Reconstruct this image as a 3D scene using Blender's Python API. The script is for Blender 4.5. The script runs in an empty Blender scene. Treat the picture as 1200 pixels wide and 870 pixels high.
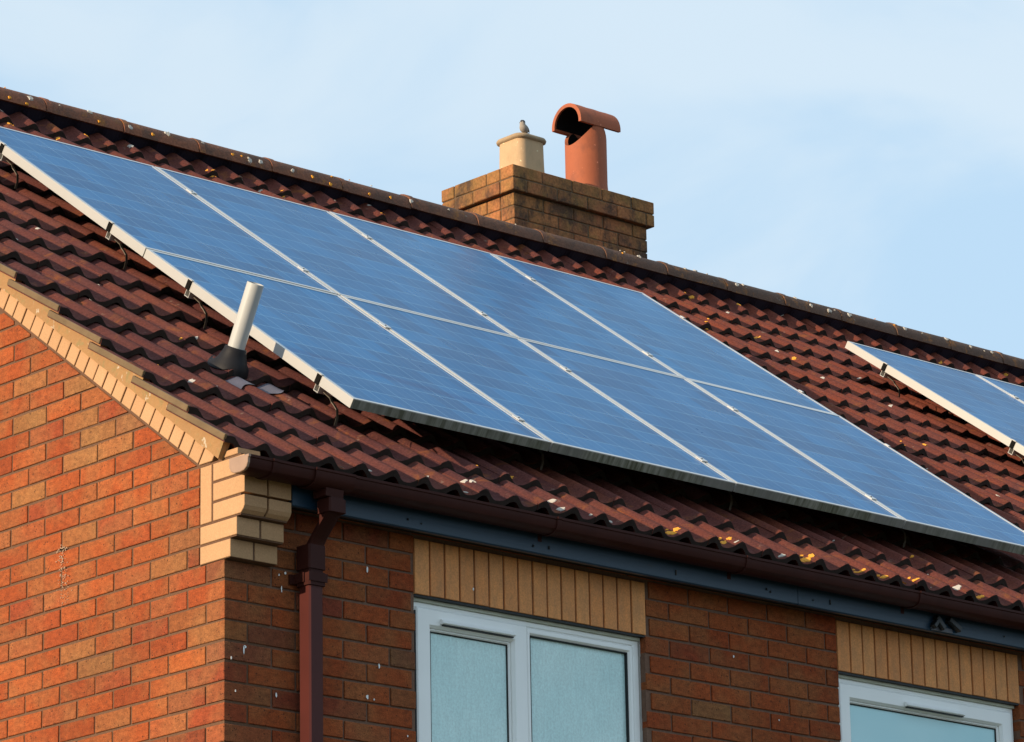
import bpy, bmesh, math, random
from math import sin, cos, tan, pi, radians
from mathutils import Vector, Matrix, Euler
random.seed(7)
C = bpy.context.scene.collection
scene = bpy.context.scene

# ---------------------------------------------------------------- camera, world, sun, exposure
CAM_LOC = Vector((-8.68602708, -11.12690179, -3.41155436))
CAM_ROT = Euler((1.8544042858, 0.0180085294, -0.7323202552), 'XYZ')
FPX = 4683.858            # focal length in pixels of a 1200 px wide picture
cam_data = bpy.data.cameras.new('camera')
cam_data.sensor_width = 36.0
cam_data.lens = FPX / 1200 * 36
cam_data.clip_start = 0.1
cam_data.clip_end = 5000
cam = bpy.data.objects.new('camera', cam_data)
cam.location = CAM_LOC
cam.rotation_euler = CAM_ROT
C.objects.link(cam)
scene.camera = cam

SUN_EL, SUN_PHI = radians(16), radians(5)          # direction to the sun: mostly -x, a little +y
SD = Vector((-cos(SUN_EL) * cos(SUN_PHI), cos(SUN_EL) * sin(SUN_PHI), sin(SUN_EL)))
sun_data = bpy.data.lights.new('sun', 'SUN')
sun_data.energy = 4.8
sun_data.color = (1.0, 0.80, 0.56)
sun_data.angle = radians(0.55)
sun = bpy.data.objects.new('sun', sun_data)
sun.rotation_euler = SD.to_track_quat('Z', 'Y').to_euler()
sun.location = (-20, 0, 20)
C.objects.link(sun)

world = bpy.data.worlds.new('World')
scene.world = world
world.use_nodes = True
wn = world.node_tree
for n in list(wn.nodes):
    wn.nodes.remove(n)
wo = wn.nodes.new('ShaderNodeOutputWorld')
bg = wn.nodes.new('ShaderNodeBackground')
bg.inputs['Strength'].default_value = 0.12
sky = wn.nodes.new('ShaderNodeTexSky')
sky.sky_type = 'NISHITA'
sky.sun_disc = False
sky.sun_elevation = SUN_EL
sky.sun_rotation = math.atan2(SD.x, SD.y)
sky.air_density = 1.0
sky.dust_density = 0.3
sky.ozone_density = 2.0
tc = wn.nodes.new('ShaderNodeTexCoord')
mp = wn.nodes.new('ShaderNodeMapping')
mp.inputs['Scale'].default_value = (1.0, 1.0, 2.2)
mp.inputs['Location'].default_value = (4.1, 2.3, 1.0)
nz = wn.nodes.new('ShaderNodeTexNoise')
nz.inputs['Scale'].default_value = 6.5
nz.inputs['Detail'].default_value = 6
nz.inputs['Roughness'].default_value = 0.5
nz.inputs['Distortion'].default_value = 0.5
cr = wn.nodes.new('ShaderNodeValToRGB')          # thin white cloud to hazy blue
cr.color_ramp.interpolation = 'EASE'
cr.color_ramp.elements[0].position = 0.36
cr.color_ramp.elements[0].color = (4.65, 5.55, 6.25, 1)
cr.color_ramp.elements[1].position = 0.60
cr.color_ramp.elements[1].color = (3.5, 4.85, 6.1, 1)
mx = wn.nodes.new('ShaderNodeMix')
mx.data_type = 'RGBA'
mx.inputs['Factor'].default_value = 0.86          # haze over the clear Nishita sky
wn.links.new(tc.outputs['Generated'], mp.inputs['Vector'])
wn.links.new(mp.outputs['Vector'], nz.inputs['Vector'])
wn.links.new(nz.outputs['Fac'], cr.inputs['Fac'])
wn.links.new(cr.outputs['Color'], mx.inputs['B'])
wn.links.new(sky.outputs['Color'], mx.inputs['A'])
wn.links.new(mx.outputs['Result'], bg.inputs['Color'])
wn.links.new(bg.outputs['Background'], wo.inputs['Surface'])

scene.view_settings.view_transform = 'Standard'
scene.view_settings.look = 'None'
scene.view_settings.exposure = 0.42
scene.view_settings.gamma = 1.0
scene.view_settings.use_curve_mapping = False
scene.render.film_transparent = False

# ---------------------------------------------------------------- helpers
R_CAM = CAM_ROT.to_matrix()

def project(v):
    """pixel position in the 1200x870 photograph; used only to decide which bricks and tiles are in view"""
    d = R_CAM.transposed() @ (Vector(v) - CAM_LOC)
    if d.z > -0.1:
        return None
    return (600 + FPX * d.x / -d.z, 435 - FPX * d.y / -d.z)

def inview(v, m=14):
    q = project(v)
    return q is not None and -m < q[0] < 1200 + m and -m < q[1] < 870 + m

class MB:
    """collects polygons and links them as one mesh object"""
    def __init__(self):
        self.v, self.f = [], []
    def poly(self, pts):
        n = len(self.v)
        self.v += [tuple(p) for p in pts]
        self.f.append(tuple(range(n, n + len(pts))))
    def grid(self, rows):
        n = len(self.v)
        w = len(rows[0])
        for r in rows:
            self.v += [tuple(p) for p in r]
        for i in range(len(rows) - 1):
            for j in range(w - 1):
                a = n + i * w + j
                self.f.append((a, a + 1, a + w + 1, a + w))
    def box(self, x0, x1, y0, y1, z0, z1):
        n = len(self.v)
        self.v += [(x0, y0, z0), (x1, y0, z0), (x1, y1, z0), (x0, y1, z0), (x0, y0, z1), (x1, y0, z1), (x1, y1, z1), (x0, y1, z1)]
        for q in ((0, 3, 2, 1), (4, 5, 6, 7), (0, 1, 5, 4), (1, 2, 6, 5), (2, 3, 7, 6), (3, 0, 4, 7)):
            self.f.append(tuple(n + i for i in q))
    def prism(self, pts, axis, a0, a1, inset=0.0, face='lo'):
        """2-D polygon extruded along an axis ('x' or 'y'); inset chamfers the face at a0"""
        pts = list(pts)
        area = sum(pts[i][0] * pts[(i + 1) % len(pts)][1] - pts[(i + 1) % len(pts)][0] * pts[i][1] for i in range(len(pts)))
        if area < 0:
            pts.reverse()
        n = len(pts)
        def mk(p, a):
            return (a, p[0], p[1]) if axis == 'x' else (p[0], a, p[1])
        base = len(self.v)
        if inset > 0:
            ins = inset_poly(pts, inset)
            rings = [[mk(p, a0) for p in ins], [mk(p, a0 + inset * 0.8) for p in pts], [mk(p, a1) for p in pts]]
        else:
            rings = [[mk(p, a0) for p in pts], [mk(p, a1) for p in pts]]
        for r in rings:
            self.v += r
        flip = (axis == 'y')
        def add(f):
            self.f.append(tuple(reversed(f)) if flip else tuple(f))
        add([base + i for i in reversed(range(n))])
        for k in range(len(rings) - 1):
            b0, b1 = base + k * n, base + (k + 1) * n
            for i in range(n):
                j = (i + 1) % n
                add([b0 + i, b0 + j, b1 + j, b1 + i])
        b = base + (len(rings) - 1) * n
        add([b + i for i in range(n)])
    def tube(self, pts, r, n=10, cap=True, r2=None):
        pts = [Vector(p) for p in pts]
        rings = []
        for i, p in enumerate(pts):
            if i == 0: d = pts[1] - pts[0]
            elif i == len(pts) - 1: d = pts[-1] - pts[-2]
            else: d = (pts[i + 1] - pts[i]).normalized() + (pts[i] - pts[i - 1]).normalized()
            d.normalize()
            a = d.cross(Vector((0, 0, 1)))
            if a.length < 1e-3: a = Vector((1, 0, 0))
            a.normalize()
            b = d.cross(a)
            rr = r if r2 is None else r + (r2 - r) * i / (len(pts) - 1)
            rings.append([p + (a * cos(2 * pi * k / n) + b * sin(2 * pi * k / n)) * rr for k in range(n)])
        base = len(self.v)
        for rg in rings:
            self.v += [tuple(q) for q in rg]
        for i in range(len(rings) - 1):
            for k in range(n):
                k2 = (k + 1) % n
                self.f.append((base + i * n + k, base + (i + 1) * n + k, base + (i + 1) * n + k2, base + i * n + k2))
        if cap:
            self.f.append(tuple(base + k for k in range(n)))
            self.f.append(tuple(base + (len(rings) - 1) * n + k for k in reversed(range(n))))
    def mesh(self, name, mat, smooth=False, auto=None):
        me = bpy.data.meshes.new(name)
        me.from_pydata(self.v, [], self.f)
        me.materials.append(mat)
        if smooth:
            me.polygons.foreach_set('use_smooth', [True] * len(me.polygons))
            if auto:
                me.set_sharp_from_angle(angle=radians(auto))
        me.update()
        return me
    def build(self, name, mat, parent=None, smooth=False, auto=None, loc=None, rot=None, fix=False):
        me = self.mesh(name, mat, smooth, auto)
        if fix:
            bm = bmesh.new(); bm.from_mesh(me)
            bmesh.ops.remove_doubles(bm, verts=bm.verts, dist=1e-5)
            bmesh.ops.recalc_face_normals(bm, faces=bm.faces)
            bm.to_mesh(me); bm.free()
            if smooth and auto:
                me.set_sharp_from_angle(angle=radians(auto))
        return link(name, me, parent, loc, rot)

def inset_poly(pts, d):
    n = len(pts)
    out = []
    for i in range(n):
        p0, p1, p2 = Vector(pts[i - 1]), Vector(pts[i]), Vector(pts[(i + 1) % n])
        e1 = (p1 - p0); e2 = (p2 - p1)
        if e1.length < 1e-7 or e2.length < 1e-7:
            out.append(tuple(p1)); continue
        e1.normalize(); e2.normalize()
        n1 = Vector((-e1.y, e1.x)); n2 = Vector((-e2.y, e2.x))
        m = n1 + n2
        k = max(m.dot(n1), 0.5)
        out.append(tuple(p1 + m * (d / k)))
    return out

def link(name, me, parent=None, loc=None, rot=None):
    o = bpy.data.objects.new(name, me)
    C.objects.link(o)
    if parent is not None:
        o.parent = parent
    if loc is not None:
        o.location = loc
    if rot is not None:
        o.rotation_euler = rot
    return o

def thing(name, label, cat, loc=(0, 0, 0), rot=(0, 0, 0), group=None):
    o = bpy.data.objects.new(name, None)
    o.empty_display_size = 0.2
    C.objects.link(o)
    o.location = loc
    o.rotation_euler = rot
    o['label'] = label; o['category'] = cat
    if group: o['group'] = group
    return o

def structure(o):
    o['kind'] = 'structure'
    return o

def stuff(o):
    o['kind'] = 'stuff'
    return o

def copy_tree(o, parent=None):
    c = o.copy()
    C.objects.link(c)
    c.parent = parent
    for ch in [q for q in bpy.data.objects if q.parent is o]:
        copy_tree(ch, c)
    return c

def clip(poly, a, b, c):
    """keep the part of a convex polygon where a*x+b*y <= c"""
    out = []
    n = len(poly)
    for i in range(n):
        p, q = poly[i], poly[(i + 1) % n]
        dp, dq = a * p[0] + b * p[1] - c, a * q[0] + b * q[1] - c
        if dp <= 0: out.append(p)
        if (dp < 0 < dq) or (dq < 0 < dp):
            t = dp / (dp - dq)
            out.append((p[0] + (q[0] - p[0]) * t, p[1] + (q[1] - p[1]) * t))
    return out

def poly_area(p):
    return abs(sum(p[i][0] * p[(i + 1) % len(p)][1] - p[(i + 1) % len(p)][0] * p[i][1] for i in range(len(p)))) / 2

# ---------------------------------------------------------------- materials
class M:
    K = 0.72          # calibration of all clay, concrete and paint albedos to exposure 0.35
    def __init__(self, name):
        self.m = bpy.data.materials.new(name)
        self.m.use_nodes = True
        self.t = self.m.node_tree
        self.b = self.t.nodes['Principled BSDF']
        self.pos = None
    def n(self, kind, **kw):
        nd = self.t.nodes.new(kind)
        for k, v in kw.items():
            if k in nd.inputs.keys(): nd.inputs[k].default_value = v
            else: setattr(nd, k, v)
        return nd
    def l(self, a, b):
        self.t.links.new(a, b)
    def P(self):
        if self.pos is None:
            self.pos = self.n('ShaderNodeNewGeometry')
        return self.pos.outputs['Position']
    def O(self):
        return self.n('ShaderNodeTexCoord').outputs['Object']
    def vec(self, src, scale=(1, 1, 1)):
        mp_ = self.n('ShaderNodeMapping')
        mp_.inputs['Scale'].default_value = scale
        self.l(src, mp_.inputs['Vector'])
        return mp_.outputs['Vector']
    def noise(self, scale, detail=3, rough=0.55, src=None, dist=0.0):
        nd = self.n('ShaderNodeTexNoise')
        nd.inputs['Scale'].default_value = scale
        nd.inputs['Detail'].default_value = detail
        nd.inputs['Roughness'].default_value = rough
        nd.inputs['Distortion'].default_value = dist
        self.l(src if src is not None else self.P(), nd.inputs['Vector'])
        return nd.outputs['Fac']
    def ramp(self, fac, stops):
        r = self.n('ShaderNodeValToRGB')
        while len(r.color_ramp.elements) < len(stops):
            r.color_ramp.elements.new(0.5)
        for e, (p_, c_) in zip(r.color_ramp.elements, stops):
            e.position = p_
            e.color = (c_, c_, c_, 1) if not isinstance(c_, (tuple, list)) else tuple(c_) + (1,)
        self.l(fac, r.inputs['Fac'])
        return r.outputs['Color']
    def mix(self, fac, a, b, mode='MIX'):
        x = self.n('ShaderNodeMix')
        x.data_type = 'RGBA'; x.blend_type = mode
        for k, s in (('Factor', fac), ('A', a), ('B', b)):
            sock = [q for q in x.inputs if q.name == k and (q.type == 'RGBA' if k != 'Factor' else q.type == 'VALUE')][0]
            if hasattr(s, 'default_value') and hasattr(s, 'is_linked'): self.l(s, sock)
            elif k == 'Factor': sock.default_value = s
            else: sock.default_value = tuple(s) + (1,)
        return [q for q in x.outputs if q.type == 'RGBA'][0]
    def math(self, op, a, b=0.0, clamp=False):
        x = self.n('ShaderNodeMath'); x.operation = op; x.use_clamp = clamp
        for i, s in enumerate((a, b)):
            if hasattr(s, 'is_linked'): self.l(s, x.inputs[i])
            else: x.inputs[i].default_value = s
        return x.outputs[0]
    def col(self, c_, k=None):
        k = self.K if k is None else k
        if hasattr(c_, 'is_linked'):
            if k != 1: c_ = self.mix(1.0, c_, (k, k, k), 'MULTIPLY')
            self.l(c_, self.b.inputs['Base Color'])
        else: self.b.inputs['Base Color'].default_value = tuple(c_) + (1,)
        return self
    def rough(self, r):
        if hasattr(r, 'is_linked'): self.l(r, self.b.inputs['Roughness'])
        else: self.b.inputs['Roughness'].default_value = r
        return self
    def bump(self, h, dist=0.002, strength=0.6):
        x = self.n('ShaderNodeBump')
        x.inputs['Distance'].default_value = dist
        x.inputs['Strength'].default_value = strength
        self.l(h, x.inputs['Height'])
        self.l(x.outputs['Normal'], self.b.inputs['Normal'])
        return self
    def sep(self, src):
        x = self.n('ShaderNodeSeparateXYZ'); self.l(src, x.inputs[0]); return x.outputs

def simple(name, color, rough=0.6, metal=0.0, var=0.12, scale=8, bump=0.0, spec=0.5, k=None):
    m = M(name)
    f = m.noise(scale, 4)
    c = m.mix(f, [v * (1 - var) for v in color], [min(1, v * (1 + var)) for v in color])
    m.col(c, k).rough(rough)
    m.b.inputs['Metallic'].default_value = metal
    m.b.inputs['Specular IOR Level'].default_value = spec
    if bump: m.bump(m.noise(scale * 12, 3), bump, 0.5)
    return m.m

def brick_mat(name, use_island):
    """fired clay: every brick has its own tint (object colour, or a random one per loose piece)"""
    m = M(name)
    oi = m.n('ShaderNodeObjectInfo')
    if use_island:
        r = m.pos or m.P()
        isl = m.pos.outputs['Random Per Island']
        tint = m.ramp(isl, [(0.0, (.43, .088, .026)), (0.35, (.46, .105, .032)), (0.6, (.37, .068, .024)), (0.8, (.42, .11, .038)), (0.93, (.37, .14, .05)), (1.0, (.27, .058, .025))])
    else:
        tint = oi.outputs['Color']
    # fire-flash across a brick, then fine sandy grain and dark burnt pits
    flash = m.ramp(m.noise(5.5, 2, src=m.P()), [(0.42, 0.0), (0.62, 1.0)])
    c = m.mix(m.math('MULTIPLY', flash, 0.32), tint, (.36, .19, .07))
    grain = m.ramp(m.noise(230, 2, 0.7), [(0.3, 0.6), (0.7, 1.25)])
    c = m.mix(1.0, c, grain, 'MULTIPLY')
    streak = m.ramp(m.noise(32, 3, 0.6, src=m.vec(m.P(), (1, 1, 1.8))), [(0.35, 0.74), (0.68, 1.12)])
    c = m.mix(1.0, c, streak, 'MULTIPLY')
    vo = m.n('ShaderNodeTexVoronoi'); vo.inputs['Scale'].default_value = 58
    m.l(m.P(), vo.inputs['Vector'])
    pit = m.ramp(vo.outputs['Distance'], [(0.10, 1.0), (0.24, 0.0)])
    sel = m.ramp(m.noise(38, 1), [(0.44, 0.0), (0.55, 1.0)])
    pits = m.math('MULTIPLY', pit, sel)
    c = m.mix(m.math('MULTIPLY', pits, 0.8), c, (.06, .022, .012))
    broad = m.ramp(m.noise(1.4, 4, 0.6, dist=0.3), [(0.35, 0.86), (0.65, 1.08)])
    c = m.mix(1.0, c, broad, 'MULTIPLY')
    crease = m.ramp(m.noise(26, 5, 0.75, src=m.vec(m.P(), (1, 1, 2.4)), dist=0.4), [(0.60, 0.0), (0.68, 0.55)])
    c = m.mix(crease, c, (.10, .035, .018))
    m.col(c).rough(0.9)
    m.b.inputs['Specular IOR Level'].default_value = 0.25
    h = m.math('SUBTRACT', m.noise(120, 4, 0.65), m.math('MULTIPLY', pits, 0.7))
    m.bump(h, 0.0025, 0.8)
    return m.m

MAT = {}
MAT['brick'] = brick_mat('brick_clay', False)
MAT['brick_far'] = brick_mat('brick_clay_far', True)

def mortar_mat(name, c0, c1):
    m = M(name)
    f = m.noise(9, 5, 0.6)
    c = m.mix(f, c0, c1)
    c = m.mix(m.ramp(m.noise(120, 2), [(0.35, 0.0), (0.7, 0.35)]), c, [v * .5 for v in c0])
    m.col(c).rough(0.95)
    m.bump(m.noise(140, 3), 0.003, 0.8)
    return m.m
MAT['mortar'] = mortar_mat('mortar_brown', (.135, .062, .032), (.22, .112, .058))
MAT['mortar_grey'] = mortar_mat('mortar_grey', (.18, .082, .050), (.31, .185, .125))

def cream_mat():
    m = M('cream_brick')
    oi = m.n('ShaderNodeObjectInfo')
    c = m.mix(oi.outputs['Random'], (.66, .375, .19), (.60, .325, .155))
    c = m.mix(m.ramp(m.noise(7, 3), [(0.35, 0.0), (0.75, 0.45)]), c, (.50, .30, .14))
    g_ = m.ramp(m.noise(180, 2), [(0.3, 0.88), (0.7, 1.08)])
    c = m.mix(1.0, c, g_, 'MULTIPLY')
    m.col(c).rough(0.85)
    m.bump(m.noise(130, 3), 0.0012, 0.6)
    return m.m
MAT['cream'] = cream_mat()

def soldier_mat():
    m = M('buff_soldier_brick')
    oi = m.n('ShaderNodeObjectInfo')
    c = m.mix(oi.outputs['Random'], (.88, .37, .125), (.80, .31, .10))
    st = m.ramp(m.noise(22, 4, src=m.vec(m.P(), (1, 1, .35))), [(0.35, 0.0), (0.7, 0.5)])
    c = m.mix(st, c, (.42, .21, .10))
    c = m.mix(1.0, c, m.ramp(m.noise(150, 2), [(0.3, 0.84), (0.7, 1.1)]), 'MULTIPLY')
    m.col(c, .9).rough(0.85)
    m.bump(m.noise(130, 3), 0.0012, 0.6)
    return m.m
MAT['soldier'] = soldier_mat()

def chimney_mat():
    m = M('chimney_brick')
    oi = m.n('ShaderNodeObjectInfo')
    c = m.ramp(oi.outputs['Random'], [(0.0, (.42, .145, .05)), (0.4, (.50, .20, .065)), (0.75, (.32, .11, .045)), (1.0, (.56, .20, .065))])
    moss = m.ramp(m.noise(3.4, 5, 0.65, dist=0.3), [(0.42, 0.0), (0.62, 1.0)])
    c = m.mix(m.math('MULTIPLY', moss, 0.7), c, (.20, .125, .03))
    soot = m.ramp(m.noise(6.5, 6, 0.75, dist=0.25, src=m.vec(m.P(), (1, 1, .6))), [(0.48, 0.0), (0.62, 1.0)])
    c = m.mix(m.math('MULTIPLY', soot, 0.8), c, (.045, .028, .02))
    och = m.ramp(m.noise(11, 4, 0.65), [(0.56, 0.0), (0.66, 1.0)])
    c = m.mix(m.math('MULTIPLY', och, 0.5), c, (.42, .21, .06))
    c = m.mix(1.0, c, m.ramp(m.noise(70, 3), [(0.3, 0.72), (0.7, 1.2)]), 'MULTIPLY')
    m.col(c).rough(0.95)
    m.bump(m.noise(60, 4), 0.005, 0.8)
    return m.m
MAT['chimney'] = chimney_mat()
MAT['chimney_mortar'] = mortar_mat('chimney_mortar', (.12, .075, .04), (.2, .13, .07))

def tile_mat():
    m = M('concrete_roof_tile')
    oi = m.n('ShaderNodeObjectInfo')
    px = m.sep(m.P())
    isl = m.pos.outputs['Random Per Island']
    rnd = m.math('FRACT', m.math('ADD', oi.outputs['Random'], isl))
    base = m.ramp(rnd, [(0.0, (.135, .043, .038)), (0.4, (.180, .053, .039)), (0.7, (.110, .036, .034)), (1.0, (.210, .060, .036))])
    # redder towards the far end of the roof
    red = m.ramp(m.math('MULTIPLY', px[0], 0.1), [(0.15, 0.0), (0.6, 0.75)])
    base = m.mix(red, base, (.255, .062, .033))
    big = m.ramp(m.noise(4.5, 4, 0.6), [(0.35, 0.0), (0.68, 0.8)])
    base = m.mix(big, base, (.125, .048, .044))
    grit = m.ramp(m.noise(110, 3, 0.7), [(0.3, 0.62), (0.7, 1.3)])
    base = m.mix(1.0, base, grit, 'MULTIPLY')
    # thin orange and pale lichen film
    film = m.ramp(m.noise(9, 6, 0.7, dist=0.5), [(0.55, 0.0), (0.72, 0.6)])
    base = m.mix(film, base, (.36, .12, .03))
    pale = m.ramp(m.noise(21, 4, 0.7), [(0.64, 0.0), (0.72, 0.6)])
    base = m.mix(pale, base, (.30, .20, .15))
    m.col(base).rough(0.82)
    m.b.inputs['Specular IOR Level'].default_value = 0.10
    m.bump(m.noise(160, 4, 0.7), 0.003, 0.8)
    return m.m
MAT['tile'] = tile_mat()

MAT['butt'] = simple('shade_dark_tile_edge', (.045, .030, .024), 0.95, var=.5, scale=25, bump=.003, spec=.15)  # near-black colour carries the shade of the tile steps
def ridge_mat():
    m = M('ridge_tile_concrete')
    px = m.sep(m.P())
    red = m.ramp(m.math('MULTIPLY', px[0], 0.1), [(0.2, 0.0), (0.62, 1.0)])
    c = m.mix(red, (.33, .11, .05), (.15, .075, .045))
    c = m.mix(m.ramp(m.noise(7, 6, 0.7, dist=0.6), [(0.45, 0.0), (0.62, 0.75)]), c, (.115, .060, .038))
    c = m.mix(m.ramp(m.noise(13, 5, 0.7), [(0.56, 0.0), (0.66, 0.9)]), c, (.36, .14, .03))
    c = m.mix(m.ramp(m.noise(30, 4, 0.6), [(0.68, 0.0), (0.73, 0.6)]), c, (.36, .30, .24))
    c = m.mix(1.0, c, m.ramp(m.noise(90, 3), [(0.3, 0.7), (0.7, 1.2)]), 'MULTIPLY')
    m.col(c).rough(0.9)
    m.bump(m.noise(90, 4), 0.004, 0.8)
    return m.m
MAT['ridge'] = ridge_mat()

def verge_mat():
    m = M('verge_mortar')
    c = m.mix(m.noise(6, 5, 0.6), (.50, .27, .10), (.36, .19, .085))
    c = m.mix(m.ramp(m.noise(18, 5, 0.7, dist=0.5), [(0.52, 0.0), (0.64, 0.7)]), c, (.30, .24, .10))
    c = m.mix(m.ramp(m.noise(26, 3), [(0.64, 0.0), (0.7, 0.8)]), c, (.65, .55, .42))
    m.col(c).rough(0.95)
    m.bump(m.noise(45, 5), 0.006, 0.8)
    return m.m
MAT['verge'] = verge_mat()

MAT['lichen_white'] = simple('lichen_white', (.66, .60, .52), 0.95, var=.25, scale=60, bump=.004)
MAT['lichen_orange'] = simple('lichen_orange', (.74, .32, .03), 0.95, var=.35, scale=60, bump=.004, k=1)
MAT['dropping'] = simple('bird_dropping', (.78, .78, .76), 0.8, var=.1, scale=40, k=1)
MAT['navy'] = simple('navy_ridge_seal', (.012, .013, .034), 0.6, var=.2, scale=12)
MAT['upvc'] = simple('white_upvc', (.92, .92, .90), 0.3, var=.05, scale=5, k=1)
MAT['upvc_dirty'] = simple('weathered_upvc', (.56, .57, .48), 0.5, var=.3, scale=14, k=1)
MAT['mastic'] = simple('white_mastic', (.62, .60, .57), 0.7, var=.2, scale=30)
MAT['rubber'] = simple('black_gasket', (.012, .012, .014), 0.6)
MAT['gutter'] = simple('brown_gutter_plastic', (.058, .016, .012), 0.5, var=.35, scale=9, spec=.1)
MAT['gutter_pale'] = simple('pale_gutter_cap', (.40, .25, .17), 0.55, var=.2, scale=25)  # end cap colour, much paler than the gutter run
MAT['pipe_brown'] = simple('brown_downpipe_plastic', (.085, .017, .013), 0.45, var=.25, scale=7, spec=.2)
MAT['alu'] = simple('anodised_aluminium', (.62, .605, .575), 0.36, metal=0.5, var=.05, scale=6, k=1)
MAT['steel'] = simple('stainless_hook', (.12, .095, .07), 0.6, metal=.3, var=.3, scale=30)
MAT['clamp'] = simple('dark_clamp', (.012, .011, .010), 0.9, spec=.04)
MAT['deck'] = simple('roof_underlay', (.012, .011, .011), 0.95)
MAT['black_plastic'] = simple('black_plastic', (.010, .011, .013), 0.45)
MAT['lead'] = simple('lead_flashing', (.13, .125, .165), 0.5, metal=.1, var=.3, scale=14, bump=.002)
MAT['collar'] = simple('black_rubber_collar', (.014, .013, .016), 0.6, spec=.2, var=.2)
MAT['vent_white'] = simple('grey_white_pipe_plastic', (.62, .62, .60), 0.35, var=.05, scale=10)
MAT['flaunch'] = simple('flaunching_mortar', (.26, .19, .12), 0.95, var=.3, scale=15, bump=.006)
MAT['interior'] = simple('dark_interior', (.03, .03, .03), 0.9)
MAT['render_wall'] = simple('rear_wall_clay', (.35, .12, .06), 0.9)

def fascia_mat():
    m = M('painted_fascia')
    c = m.mix(m.noise(3.5, 4, src=m.vec(m.P(), (.5, 1, 2))), (.006, .034, .072), (.012, .046, .088))
    c = m.mix(m.ramp(m.noise(14, 5, 0.7, src=m.vec(m.P(), (.35, 1, 3.5))), [(0.60, 0.0), (0.68, 0.7)]), c, (.02, .03, .045))
    m.col(c).rough(0.42)
    m.bump(m.noise(30, 4, src=m.vec(m.P(), (.1, 1, 3))), 0.002, 0.4)
    return m.m
MAT['fascia'] = fascia_mat()

def stained_alu():
    m = M('stained_aluminium')
    p = m.sep(m.P())
    v = m.vec(m.P(), (1, .1, .1))
    st = m.ramp(m.noise(42, 4, 0.65, src=v), [(0.38, 0.0), (0.62, 1.0)])
    c = m.mix(st, (.13, .14, .08), (.42, .43, .36))
    big = m.ramp(m.noise(3.0, 3, src=v), [(0.4, 0.0), (0.62, 0.8)])
    c = m.mix(big, c, (.30, .30, .28))
    m.col(c).rough(0.7)
    m.b.inputs['Metallic'].default_value = 0.1
    return m.m
MAT['stained'] = stained_alu()

def pot_mat(name, c0, c1, dirt):
    m = M(name)
    c = m.mix(m.noise(6, 4), c0, c1)
    c = m.mix(m.ramp(m.noise(12, 5, 0.65, src=m.vec(m.P(), (1, 1, .6))), [(0.5, 0.0), (0.72, 0.6)]), c, dirt)
    c = m.mix(m.ramp(m.noise(38, 2), [(0.70, 0.0), (0.74, 0.8)]), c, [min(1, v * 1.8 + .1) for v in c0])
    m.col(c).rough(0.8)
    m.bump(m.noise(50, 3), 0.002, 0.5)
    return m.m
MAT['terracotta'] = pot_mat('terracotta_pot', (.52, .135, .05), (.40, .10, .04), (.22, .07, .04))
MAT['buff_pot'] = pot_mat('buff_pot', (.68, .45, .25), (.60, .38, .21), (.42, .30, .16))
MAT['soot'] = simple('soot', (.012, .010, .010), 0.95, spec=.05)
MAT['pot_rim'] = simple('mossy_pot_rim', (.46, .32, .19), 0.9, var=.3, scale=20, bump=.003)

def pane_mat(name, c0, c1, ripple):
    m = M(name)
    pz = m.P()
    f = m.ramp(m.noise(2.2, 3, src=m.vec(pz, (1, 1, .8))), [(0.3, 0.0), (0.7, 1.0)])
    c = m.mix(f, c0, c1)
    if ripple:
        lines = m.ramp(m.noise(85, 3, 0.6, src=m.vec(pz, (1, 1, .16))), [(0.3, 0.94), (0.7, 1.05)])
        c = m.mix(1.0, c, lines, 'MULTIPLY')
        fine = m.ramp(m.noise(110, 3, 0.7, src=m.vec(pz, (1, 1, .8))), [(0.3, 0.86), (0.7, 1.12)])
        c = m.mix(1.0, c, fine, 'MULTIPLY')
    m.col(c, 1).rough(0.3 if ripple else 0.08)
    m.b.inputs['Coat Weight'].default_value = 0.3
    if ripple: m.bump(m.noise(70, 3, src=m.vec(pz, (1, 1, .2))), 0.002, 0.5)
    return m.m
MAT['pane_ripple'] = pane_mat('obscured_pane', (.52, .76, .76), (.68, .88, .86), True)
MAT['pane_clear'] = pane_mat('blue_pane', (.44, .74, .79), (.52, .80, .84), False)

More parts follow.
